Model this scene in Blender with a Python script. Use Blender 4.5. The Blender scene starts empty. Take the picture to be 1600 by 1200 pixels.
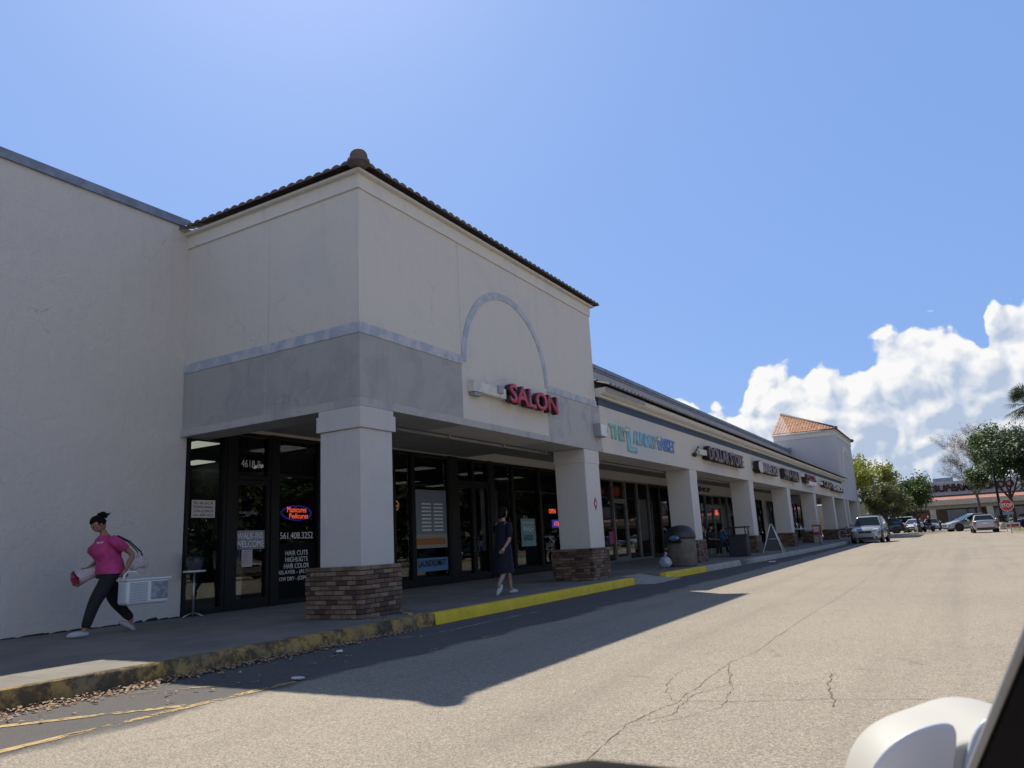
import bpy, bmesh, math, random
from mathutils import Vector, Matrix, Euler
rnd = random.Random(7)
R = math.radians
S = bpy.context.scene
COL = S.collection

# ------------------------------------------------------------------ camera
cam_d = bpy.data.cameras.new('camera'); cam = bpy.data.objects.new('camera', cam_d); COL.objects.link(cam)
cr = Vector((0.8618851, 0.5043265, -0.0529990)); cu = Vector((0.1513485, -0.1560768, 0.9760807)); cw = Vector((-0.4839914, 0.8492908, 0.2108493))
M = Matrix((cr, cu, -cw)).transposed().to_4x4(); M.translation = (7.826, 0, 1.15)
cam.matrix_world = M
cam_d.sensor_width = 36; cam_d.lens = 36 * 1157.34 / 1600
cam_d.clip_start = 0.05; cam_d.clip_end = 5000
S.camera = cam
cam_d.dof.use_dof = True; cam_d.dof.focus_distance = 18; cam_d.dof.aperture_fstop = 9

# ------------------------------------------------------------------ light
SUN = Vector((-0.54, 0.49, 1.0)).normalized()
sl = bpy.data.lights.new('sun', 'SUN'); sl.energy = 5.0; sl.angle = R(0.5); sl.color = (1.0, 0.92, 0.78)
so = bpy.data.objects.new('sun', sl); COL.objects.link(so)
so.rotation_euler = SUN.to_track_quat('Z', 'Y').to_euler(); so.location = (-20, 20, 60)
S.view_settings.view_transform = 'Standard'; S.view_settings.look = 'None'
S.view_settings.exposure = 0.18; S.view_settings.gamma = 1.0

class NT:
    """small helper for building node expressions"""
    def __init__(s, tree): s.t = tree; s.n = tree.nodes; s.l = tree.links
    def new(s, typ, **kw):
        n = s.n.new(typ)
        for k, v in kw.items(): setattr(n, k, v)
        return n
    def put(s, sock, v):
        if isinstance(v, bpy.types.NodeSocket): s.l.new(v, sock)
        elif v is not None: sock.default_value = v
    def m(s, op, a, b=None, c=None, clamp=False):
        n = s.new('ShaderNodeMath', operation=op, use_clamp=clamp)
        s.put(n.inputs[0], a)
        if b is not None: s.put(n.inputs[1], b)
        if c is not None: s.put(n.inputs[2], c)
        return n.outputs[0]
    def vm(s, op, a, b=None):
        n = s.new('ShaderNodeVectorMath', operation=op); s.put(n.inputs[0], a)
        if b is not None: s.put(n.inputs[1], b)
        return n.outputs[0]
    def scale(s, v, f):
        n = s.new('ShaderNodeVectorMath', operation='SCALE'); s.put(n.inputs[0], v); n.inputs['Scale'].default_value = f
        return n.outputs[0]
    def noise(s, vec, sc, det=3, rough=.55, dist=0):
        n = s.new('ShaderNodeTexNoise'); s.put(n.inputs['Vector'], vec)
        n.inputs['Scale'].default_value = sc; n.inputs['Detail'].default_value = det
        n.inputs['Roughness'].default_value = rough; n.inputs['Distortion'].default_value = dist
        return n.outputs[0]
    def ramp(s, f, lo, hi, smooth=True):
        n = s.new('ShaderNodeMapRange'); n.interpolation_type = 'SMOOTHSTEP' if smooth else 'LINEAR'
        s.put(n.inputs[0], f); s.put(n.inputs[1], lo); s.put(n.inputs[2], hi); n.inputs[3].default_value = 0; n.inputs[4].default_value = 1
        return n.outputs[0]
    def mix(s, f, a, b, blend='MIX'):
        n = s.new('ShaderNodeMix', data_type='RGBA', blend_type=blend)
        s.put(n.inputs[0], f)
        for i, v in ((6, a), (7, b)):
            if isinstance(v, bpy.types.NodeSocket): s.l.new(v, n.inputs[i])
            else: n.inputs[i].default_value = (*v[:3], 1)
        return n.outputs[2]

# ------------------------------------------------------------------ sky
W = bpy.data.worlds.new('World'); S.world = W; W.use_nodes = True
wt = NT(W.node_tree); W.node_tree.nodes.clear()
sky = wt.new('ShaderNodeTexSky', sky_type='NISHITA'); sky.sun_disc = False
sky.sun_elevation = math.asin(SUN.z); sky.sun_rotation = math.atan2(SUN.x, SUN.y)
sky.air_density = 1.0; sky.dust_density = 1.2; sky.ozone_density = 2.0
tc = wt.new('ShaderNodeTexCoord'); D = tc.outputs['Generated']
sep = wt.new('ShaderNodeSeparateXYZ'); wt.l.new(D, sep.inputs[0])
az = wt.m('MULTIPLY', wt.m('ARCTAN2', sep.outputs[0], sep.outputs[1]), 180 / math.pi)
el = wt.m('MULTIPLY', wt.m('ARCSINE', sep.outputs[2]), 180 / math.pi)
fc = wt.new('ShaderNodeFloatCurve')
pts = [(-26, 3), (-22, 8.2), (-19.9, 9.8), (-18.3, 10.3), (-17, 10.5), (-16, 10.0), (-14.6, 9.0), (-13.3, 8.7), (-12.3, 9.3), (-11.6, 11.0), (-10.5, 11.4), (-8.8, 11.1), (-7.4, 11.3),
       (-5.7, 11.5), (-3.8, 11.6), (-3.1, 12.9), (-1.3, 13.2), (1.4, 13.0), (2.8, 12.4), (3.4, 11.8), (4.2, 13.2), (5.1, 13.9), (6.1, 13.6), (9, 15), (14, 12)]
cv = fc.mapping.curves[0]; fc.mapping.use_clip = False
while len(cv.points) > 2: cv.points.remove(cv.points[1])
A0, A1 = -26., 14.
cv.points[0].location = (0, pts[0][1] / 20); cv.points[1].location = (1, pts[-1][1] / 20)
for a, e in pts[1:-1]: cv.points.new((a - A0) / (A1 - A0), e / 20)
fc.mapping.update()
wt.l.new(wt.ramp(az, A0, A1, False), fc.inputs['Value'])
fill_cloud = wt.m('MULTIPLY', wt.ramp(wt.m('ABSOLUTE', wt.m('ADD', az, 12.0)), 62., 105.), 26.0)  # added cloud bank outside the view, neutral fill for the walls
outl = wt.m('MAXIMUM', wt.m('MULTIPLY', fc.outputs[0], 20.0), fill_cloud)
def puffs(vec):
    """billowing cloud relief, higher = bulge"""
    wv = wt.vm('ADD', vec, wt.scale(wt.vm('SUBTRACT', noise_col(vec, 22, 3), (.5, .5, .5)), .045))
    v = wt.new('ShaderNodeTexVoronoi', feature='SMOOTH_F1'); wt.put(v.inputs['Vector'], wv); v.inputs['Scale'].default_value = 26; v.inputs['Smoothness'].default_value = .6
    w = wt.new('ShaderNodeTexVoronoi', feature='F1'); wt.put(w.inputs['Vector'], wv); w.inputs['Scale'].default_value = 70
    return wt.m('ADD', wt.m('ADD', wt.m('MULTIPLY', wt.m('SUBTRACT', 1.0, v.outputs['Distance']), .62), wt.m('MULTIPLY', wt.m('SUBTRACT', 1.0, w.outputs['Distance']), .14)), wt.m('MULTIPLY', wt.noise(vec, 34, 9, .60), .26))
def noise_col(vec, sc, det):
    n = wt.new('ShaderNodeTexNoise'); wt.put(n.inputs['Vector'], vec); n.inputs['Scale'].default_value = sc; n.inputs['Detail'].default_value = det
    return n.outputs['Color']
b0 = puffs(D)
b1 = puffs(wt.vm('ADD', D, (-0.006, 0.0, 0.010)))
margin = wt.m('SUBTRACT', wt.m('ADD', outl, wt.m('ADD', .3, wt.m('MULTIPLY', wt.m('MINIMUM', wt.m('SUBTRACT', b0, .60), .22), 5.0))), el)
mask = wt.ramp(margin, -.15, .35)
relief = wt.m('MULTIPLY', wt.m('SUBTRACT', b0, b1), 3.4)
depth_in = wt.ramp(margin, 0.3, 6.5)
big = wt.noise(D, 8, 6, .6)
lit = wt.m('ADD', wt.m('SUBTRACT', wt.m('ADD', .95, relief), wt.m('MULTIPLY', depth_in, .74)), wt.m('MULTIPLY', wt.m('SUBTRACT', big, .5), .9), clamp=True)
cloud = wt.mix(lit, (0.47, 0.57, 0.74), (0.98, 0.98, 0.98))
skyn = wt.mix(1.0, sky.outputs[0], (0.078, 0.083, 0.092), 'MULTIPLY')
skyc = wt.mix(0.66, skyn, (0.232, 0.412, 0.85))
skyc = wt.mix(wt.m('MULTIPLY', wt.ramp(el, 40., 58.), .82), skyc, (0.02, 0.03, 0.05))  # unseen sky above the view dimmed so shaded ground stays darker
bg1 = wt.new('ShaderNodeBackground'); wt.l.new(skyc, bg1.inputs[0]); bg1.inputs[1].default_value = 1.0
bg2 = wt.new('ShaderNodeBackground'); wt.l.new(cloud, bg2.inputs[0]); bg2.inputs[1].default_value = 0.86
# thin veil low over the horizon
veil = wt.m('MULTIPLY', wt.ramp(wt.m('ADD', el, wt.m('MULTIPLY', wt.m('SUBTRACT', wt.noise(D, 5, 5), .5), 14.0)), 9.0, 1.0), .62)
maskv = wt.m('MAXIMUM', mask, wt.m('MULTIPLY', veil, .8))
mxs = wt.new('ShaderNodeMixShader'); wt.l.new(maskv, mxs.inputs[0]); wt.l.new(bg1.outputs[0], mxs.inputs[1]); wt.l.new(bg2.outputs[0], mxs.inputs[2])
W.cycles.sampling_method = 'MANUAL'; W.cycles.sample_map_resolution = 256
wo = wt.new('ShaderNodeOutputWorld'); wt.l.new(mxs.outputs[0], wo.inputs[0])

# ------------------------------------------------------------------ materials
MATS = {}
def mat(name, col, rough=.7, metal=0, var=0.0, vsc=3.0, bump=0.0, bsc=60., spec=None, dirt=None, emit=None, estr=0, col2=None, coat=0):
    if name in MATS: return MATS[name]
    m = bpy.data.materials.new(name); m.use_nodes = True; MATS[name] = m
    t = NT(m.node_tree); p = m.node_tree.nodes['Principled BSDF']
    p.inputs['Roughness'].default_value = rough; p.inputs['Metallic'].default_value = metal
    if spec is not None: p.inputs['Specular IOR Level'].default_value = spec
    if coat: p.inputs['Coat Weight'].default_value = coat; p.inputs['Coat Roughness'].default_value = .05
    co = t.new('ShaderNodeNewGeometry').outputs['Position']
    c = col
    if var or col2:
        f = t.ramp(t.noise(co, vsc, 6, .62), .36, .64)
        c2 = col2 if col2 else tuple(max(0, x * (1 - var)) for x in col)
        c = t.mix(f, col, c2)
    if dirt:
        f2 = t.ramp(t.noise(co, dirt[1], 7, .7), dirt[2], dirt[2] + .14)
        c = t.mix(t.m('MULTIPLY', f2, dirt[3]), c, dirt[0])
    if isinstance(c, tuple): p.inputs['Base Color'].default_value = (*c, 1)
    else: t.l.new(c, p.inputs['Base Color'])
    if emit: p.inputs['Emission Color'].default_value = (*emit, 1); p.inputs['Emission Strength'].default_value = estr
    if bump:
        b = t.new('ShaderNodeBump'); b.inputs['Strength'].default_value = bump; b.inputs['Distance'].default_value = .02
        t.l.new(t.noise(co, bsc, 4, .6), b.inputs['Height']); t.l.new(b.outputs[0], p.inputs['Normal'])
    return m

def noise_c(t, co):
    n = t.new('ShaderNodeTexNoise'); t.l.new(co, n.inputs['Vector']); n.inputs['Scale'].default_value = 3; n.inputs['Detail'].default_value = 4
    return n.outputs['Color']
def stucco(name, base, blotch, streak=.25, bl_sc=.9, bl_lo=.5, bl_amt=.5, bump=.35):
    """painted stucco: patches where another coat shows, water streaks running down, grime"""
    m = bpy.data.materials.new(name); m.use_nodes = True; MATS[name] = m
    t = NT(m.node_tree); p = m.node_tree.nodes['Principled BSDF']; p.inputs['Roughness'].default_value = .9
    p.inputs['Specular IOR Level'].default_value = .2
    co = t.new('ShaderNodeNewGeometry').outputs['Position']
    c = t.mix(t.m('MULTIPLY', t.ramp(t.noise(co, bl_sc, 5, .6, .6), bl_lo, bl_lo + .16), bl_amt), base, blotch)
    mp = t.new('ShaderNodeMapping'); mp.inputs['Scale'].default_value = (5, 5, .35); t.l.new(co, mp.inputs[0])
    st = t.ramp(t.noise(mp.outputs[0], 1.0, 5, .65), .52, .75)
    c = t.mix(t.m('MULTIPLY', st, streak), c, tuple(x * .62 for x in base))
    vv = t.new('ShaderNodeTexVoronoi', feature='DISTANCE_TO_EDGE'); t.l.new(t.vm('ADD', co, t.scale(noise_c(t, co), .5)), vv.inputs['Vector']); vv.inputs['Scale'].default_value = .55
    ck = t.m('MULTIPLY', t.ramp(vv.outputs['Distance'], .006, .001), t.ramp(t.noise(co, .6, 3), .52, .62))
    c = t.mix(t.m('MULTIPLY', ck, .35), c, tuple(x * .4 for x in base))
    fine = t.ramp(t.noise(co, 14, 6, .7), .3, .8)
    c = t.mix(t.m('MULTIPLY', fine, .16), c, tuple(x * .7 for x in base))
    t.l.new(c, p.inputs['Base Color'])
    b = t.new('ShaderNodeBump'); b.inputs['Strength'].default_value = bump; b.inputs['Distance'].default_value = .015
    h = t.m('ADD', t.noise(co, 45, 4, .6), t.m('MULTIPLY', t.noise(co, 5, 4, .6), 1.5))
    t.l.new(h, b.inputs['Height']); t.l.new(b.outputs[0], p.inputs['Normal'])
    return m

stucco('stucco_cream', (.61, .58, .54), (.55, .535, .51), .14)
stucco('stucco_wall', (.63, .60, .575), (.57, .55, .54), .12, .7, .5, .3, 1.2)
stucco('stucco_grey', (.38, .375, .37), (.30, .305, .315), .25, 1.4, .46, .6)
stucco('stucco_blotchy', (.44, .43, .42), (.34, .35, .38), .3, 1.5, .46, .9)
stucco('stucco_column', (.54, .525, .515), (.47, .48, .50), .15, 1.2, .5, .5)
stucco('stucco_column_cream', (.62, .59, .55), (.55, .55, .55), .15)
stucco('stucco_fascia', (.62, .575, .51), (.50, .52, .55), .25, .22, .47, .7)
stucco('paint_blue', (.36, .41, .50), (.52, .53, .55), .3, 3.2, .42, .9)
stucco('paint_navy', (.065, .10, .16), (.11, .14, .20), .3, .6, .5, .5)
stucco('trim_white', (.64, .62, .58), (.55, .56, .58), .2)
stucco('parapet_grey', (.40, .40, .44), (.36, .37, .41), .2, .6)
stucco('tower_grey', (.52, .51, .53), (.46, .46, .50), .12, .5)
mat('coping_blue', (.22, .27, .36), .6, var=.3)
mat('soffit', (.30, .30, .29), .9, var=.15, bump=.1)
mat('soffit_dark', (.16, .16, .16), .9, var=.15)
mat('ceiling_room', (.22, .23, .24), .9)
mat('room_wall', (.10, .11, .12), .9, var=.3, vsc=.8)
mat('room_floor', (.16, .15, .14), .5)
mat('bronze_frame', (.006, .007, .009), .45, spec=.3)
mat('alu_frame', (.30, .30, .31), .4, metal=.6, var=.2, vsc=8)
mat('lamp_panel', (.8, .8, .75), .5, emit=(1, .93, .78), estr=.85)
mat('dot_light', (.8, .8, .8), .5, emit=(.75, .9, 1), estr=2.2)
mat('steel', (.42, .42, .42), .35, metal=.8)
mat('white_paint', (.72, .73, .74), .5, var=.1)
mat('white_box', (.62, .61, .57), .55, var=.25, vsc=4)
mat('grey_box', (.30, .31, .33), .5, var=.2)
mat('letter_side', (.02, .018, .022), .5)
mat('letter_red', (.58, .06, .12), .5, var=.25, vsc=3)
mat('letter_mauve', (.26, .19, .19), .6, var=.4, vsc=5)
mat('letter_pale', (.42, .38, .36), .6, var=.4, vsc=5)
mat('letter_gold', (.36, .33, .24), .6, var=.4, vsc=5)
mat('letter_white', (.70, .70, .70), .5)
mat('letter_crimson', (.34, .03, .04), .5)
mat('letter_black', (.02, .02, .022), .5)
mat('kerb_yellow', (.72, .52, .015), .7, dirt=((.12, .09, .04), 4, .60, .8), var=.15, bump=.4, bsc=40)
mat('asphalt_chip', (.3, .28, .25), .9)
mat('skin', (.30, .16, .10), .6, var=.15, vsc=20)
mat('skin_pale', (.34, .22, .17), .6)
mat('hair', (.006, .005, .005), .8, spec=.15)
mat('pink_cloth', (.50, .05, .20), .85, var=.3, vsc=9, bump=.4, bsc=25)
mat('pink_print', (.8, .5, .62), .8)
mat('black_cloth', (.012, .012, .016), .85, var=.4, vsc=9, bump=.4, bsc=25)
mat('navy_cloth', (.004, .005, .020), .85, var=.4, vsc=7, bump=.4, bsc=20)
mat('blue_cloth', (.03, .10, .24), .85, var=.3)
mat('shoe_white', (.42, .42, .46), .6)
mat('crate_white', (.62, .68, .74), .4, var=.12)
mat('tyre', (.018, .018, .018), .85)
mat('rim', (.35, .36, .38), .3, metal=.8)
mat('chrome', (.6, .6, .62), .15, metal=1)
mat('black_plastic', (.015, .015, .017), .45)
mat('car_glass', (.012, .018, .022), .04, spec=1.0)
mat('lamp_clear', (.75, .77, .8), .08, spec=1.0)
mat('lamp_red', (.35, .015, .02), .15, spec=.8)
mat('plate', (.7, .7, .7), .5)
mat('leaf_litter', (.22, .12, .07), .9, col2=(.50, .36, .24), vsc=40)
mat('bin_body', (.17, .155, .13), .85, var=.3, vsc=5, bump=.3)
mat('bin_hood', (.035, .037, .04), .5, var=.3)
mat('bin_dark', (.02, .024, .035), .6)
mat('bag_blue', (.12, .24, .42), .35)
mat('bag_white', (.42, .46, .55), .35, var=.2, vsc=15)
mat('chalk_panel', (.06, .08, .075), .7)
mat('pot_dark', (.05, .05, .08), .5)
mat('plant_green', (.03, .06, .02), .6, var=.4, vsc=20)
mat('teal', (.04, .16, .17), .6, var=.3)
mat('grass', (.13, .15, .045), .95, var=.4, vsc=8, bump=.6, bsc=30, dirt=((.30, .25, .15), 1.1, .5, .8))
mat('concrete_light', (.42, .39, .34), .85, var=.2, vsc=4, bump=.3)

mat('vanity', (.8, .8, .8), .5, emit=(1, .95, .85), estr=3)
def glass_mat(name, tint=(.62, .66, .66), boost=1.55):
    m = bpy.data.materials.new(name); m.use_nodes = True; MATS[name] = m
    t = NT(m.node_tree); m.node_tree.nodes.clear()
    fr = t.new('ShaderNodeFresnel'); fr.inputs[0].default_value = boost
    gl = t.new('ShaderNodeBsdfGlossy'); gl.inputs['Roughness'].default_value = .01
    tr = t.new('ShaderNodeBsdfTransparent'); tr.inputs[0].default_value = (*tint, 1)
    mx = t.new('ShaderNodeMixShader'); t.l.new(t.m('MULTIPLY', fr.outputs[0], .95, clamp=True), mx.inputs[0]); t.l.new(tr.outputs[0], mx.inputs[1]); t.l.new(gl.outputs[0], mx.inputs[2])
    o = t.new('ShaderNodeOutputMaterial'); t.l.new(mx.outputs[0], o.inputs[0])
    return m
glass_mat('shop_glass')

def asphalt():
    m = bpy.data.materials.new('asphalt'); m.use_nodes = True; MATS['asphalt'] = m
    t = NT(m.node_tree); p = m.node_tree.nodes['Principled BSDF']; p.inputs['Roughness'].default_value = .93
    p.inputs['Specular IOR Level'].default_value = .25
    co = t.new('ShaderNodeNewGeometry').outputs['Position']
    sx = t.new('ShaderNodeSeparateXYZ'); t.l.new(co, sx.inputs[0])
    big = t.noise(co, .35, 5, .6)
    c = t.mix(t.ramp(big, .35, .65), (.34, .295, .235), (.30, .262, .212))
    fl = t.new('ShaderNodeVectorMath', operation='MULTIPLY'); t.l.new(co, fl.inputs[0]); fl.inputs[1].default_value = (1, 1, 0)
    # exposed aggregate
    v = t.new('ShaderNodeTexVoronoi'); t.l.new(fl.outputs[0], v.inputs['Vector']); v.inputs['Scale'].default_value = 110
    sp = t.new('ShaderNodeSeparateXYZ'); t.l.new(v.outputs['Color'], sp.inputs[0])
    stone = t.m('POWER', sp.outputs[0], 3.0)
    c = t.mix(t.m('MULTIPLY', stone, .62), c, (.60, .54, .46))
    hole = t.m('MULTIPLY', t.ramp(sp.outputs[1], .60, .85), .52)
    c = t.mix(hole, c, (.09, .08, .07))
    c = t.mix(t.m('MULTIPLY', t.ramp(t.noise(co, 2.2, 6, .7), .55, .75), .22), c, (.12, .11, .10))
    # smoother darker sealed strip along the kerb, its tone deepened to paint shade
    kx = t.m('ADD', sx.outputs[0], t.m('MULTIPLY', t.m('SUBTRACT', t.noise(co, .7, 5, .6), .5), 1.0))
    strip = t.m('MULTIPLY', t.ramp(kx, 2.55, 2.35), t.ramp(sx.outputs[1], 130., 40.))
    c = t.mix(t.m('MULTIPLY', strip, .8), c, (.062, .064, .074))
    mp = t.new('ShaderNodeMapping'); mp.inputs['Scale'].default_value = (1.6, .05, 1); t.l.new(co, mp.inputs[0])
    c = t.mix(t.m('MULTIPLY', t.ramp(t.noise(mp.outputs[0], 1.0, 4, .6), .48, .7), .28), c, (.19, .165, .14))
    # oil stains
    oil = t.m('MULTIPLY', t.ramp(t.noise(co, .9, 4, .7, 1.0), .64, .74), .35)
    c = t.mix(oil, c, (.08, .075, .07))
    t.l.new(c, p.inputs['Base Color'])
    b = t.new('ShaderNodeBump'); b.inputs['Strength'].default_value = .4; b.inputs['Distance'].default_value = .010
    t.l.new(t.m('ADD', sp.outputs[0], t.noise(co, 30, 4, .6)), b.inputs['Height']); t.l.new(b.outputs[0], p.inputs['Normal'])
asphalt()

def concrete():
    m = bpy.data.materials.new('concrete'); m.use_nodes = True; MATS['concrete'] = m
    t = NT(m.node_tree); p = m.node_tree.nodes['Principled BSDF']; p.inputs['Roughness'].default_value = .85
    co = t.new('ShaderNodeNewGeometry').outputs['Position']
    c = t.mix(t.ramp(t.noise(co, .8, 6, .65), .35, .65), (.235, .21, .18), (.16, .146, .13))
    c = t.mix(t.m('MULTIPLY', t.ramp(t.noise(co, 5, 7, .75), .5, .72), .4), c, (.13, .12, .115))
    sx = t.new('ShaderNodeSeparateXYZ'); t.l.new(co, sx.inputs[0])
    j = t.m('FRACT', t.m('DIVIDE', t.m('ADD', sx.outputs[1], .6), 2.3))
    line = t.m('MULTIPLY', t.m('LESS_THAN', j, .006), .8)
    c = t.mix(line, c, (.07, .065, .06))
    t.l.new(c, p.inputs['Base Color'])
    b = t.new('ShaderNodeBump'); b.inputs['Strength'].default_value = .3; b.inputs['Distance'].default_value = .01
    t.l.new(t.noise(co, 25, 5, .7), b.inputs['Height']); t.l.new(b.outputs[0], p.inputs['Normal'])
concrete()

def old_kerb():
    m = bpy.data.materials.new('kerb_old'); m.use_nodes = True; MATS['kerb_old'] = m
    t = NT(m.node_tree); p = m.node_tree.nodes['Principled BSDF']; p.inputs['Roughness'].default_value = .9
    co = t.new('ShaderNodeNewGeometry').outputs['Position']
    c = t.mix(t.ramp(t.noise(co, 1.3, 5, .6), .42, .6), (.42, .27, .08), (.22, .165, .09))
    c = t.mix(t.m('MULTIPLY', t.ramp(t.noise(co, 3.2, 7, .75), 0.42, .58), .9), c, (.055, .045, .03))
    c = t.mix(t.m('MULTIPLY', t.ramp(t.noise(co, 11, 5, .7), .58, .7), .7), c, (.025, .02, .015))
    t.l.new(c, p.inputs['Base Color'])
    b = t.new('ShaderNodeBump'); b.inputs['Strength'].default_value = .6; b.inputs['Distance'].default_value = .02
    t.l.new(t.noise(co, 22, 6, .7), b.inputs['Height']); t.l.new(b.outputs[0], p.inputs['Normal'])
old_kerb()

def worn_paint(name, col, lo):
    """road paint broken up where it has flaked off"""
    m = bpy.data.materials.new(name); m.use_nodes = True; MATS[name] = m
    t = NT(m.node_tree); p = m.node_tree.nodes['Principled BSDF']; p.inputs['Roughness'].default_value = .8
    co = t.new('ShaderNodeNewGeometry').outputs['Position']
    t.l.new(t.mix(t.ramp(t.noise(co, 6, 5), .4, .7), col, tuple(x * .6 for x in col)), p.inputs['Base Color'])
    n = t.m('ADD', t.m('MULTIPLY', t.noise(co, 9, 6, .75), .7), t.m('MULTIPLY', t.noise(co, 1.5, 3), .3))
    t.l.new(t.ramp(n, lo, lo + .06), p.inputs['Alpha'])
worn_paint('paint_line_yellow', (.50, .35, .15), .455)
worn_paint('paint_line_faint', (.30, .24, .13), .50)
worn_paint('paint_line_white', (.50, .49, .47), .47)

def brick(name='brick'):
    m = bpy.data.materials.new(name); m.use_nodes = True; MATS[name] = m
    t = NT(m.node_tree); p = m.node_tree.nodes['Principled BSDF']; p.inputs['Roughness'].default_value = .85
    g = t.new('ShaderNodeNewGeometry'); co = g.outputs['Position']
    at = t.new('ShaderNodeAttribute'); at.attribute_name = 'rnd'
    c = t.mix(t.ramp(at.outputs['Fac'], 0, .35), (.06, .035, .03), (.16, .09, .06))
    c = t.mix(t.ramp(at.outputs['Fac'], .4, .75), c, (.24, .175, .125))
    c = t.mix(t.ramp(at.outputs['Fac'], .82, 1.0), c, (.09, .07, .06))
    c = t.mix(t.m('MULTIPLY', t.ramp(t.noise(co, 14, 6, .7), .45, .7), .6), c, (.06, .05, .045))
    t.l.new(c, p.inputs['Base Color'])
    b = t.new('ShaderNodeBump'); b.inputs['Strength'].default_value = .6; b.inputs['Distance'].default_value = .01
    t.l.new(t.noise(co, 40, 5, .7), b.inputs['Height']); t.l.new(b.outputs[0], p.inputs['Normal'])
brick()
mat('mortar', (.055, .045, .04), .95)

def tile_mat(name, c1, c2, c3):
    m = bpy.data.materials.new(name); m.use_nodes = True; MATS[name] = m
    t = NT(m.node_tree); p = m.node_tree.nodes['Principled BSDF']; p.inputs['Roughness'].default_value = .8
    uv = t.new('ShaderNodeUVMap').outputs[0]
    wn = t.new('ShaderNodeTexWhiteNoise', noise_dimensions='2D'); t.l.new(t.vm('FLOOR', uv), wn.inputs['Vector'])
    co = t.new('ShaderNodeNewGeometry').outputs['Position']
    c = t.mix(wn.outputs[0], c1, c2)
    c = t.mix(t.m('MULTIPLY', t.ramp(t.noise(co, 3, 5, .7), .5, .75), .6), c, c3)
    t.l.new(c, p.inputs['Base Color'])
tile_mat('roof_tile', (.36, .15, .07), (.50, .27, .15), (.22, .12, .08))
tile_mat('roof_tile_dark', (.085, .07, .065), (.13, .11, .10), (.05, .045, .04))

def paint_letters():
    """letters painted from green into blue along the wall (their own colour)"""
    m = bpy.data.materials.new('letter_sea'); m.use_nodes = True; MATS['letter_sea'] = m
    t = NT(m.node_tree); p = m.node_tree.nodes['Principled BSDF']; p.inputs['Roughness'].default_value = .6
    co = t.new('ShaderNodeNewGeometry').outputs['Position']; sx = t.new('ShaderNodeSeparateXYZ'); t.l.new(co, sx.inputs[0])
    c = t.mix(t.ramp(sx.outputs[1], 19.3, 22.0), (.22, .52, .46), (.24, .48, .62))
    c = t.mix(t.ramp(sx.outputs[1], 22.3, 23.6), c, (.14, .27, .60))
    t.l.new(c, p.inputs['Base Color'])
paint_letters()

def car_paint(name, col):
    return mat(name, col, .32, metal=.55, coat=.8)

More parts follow.
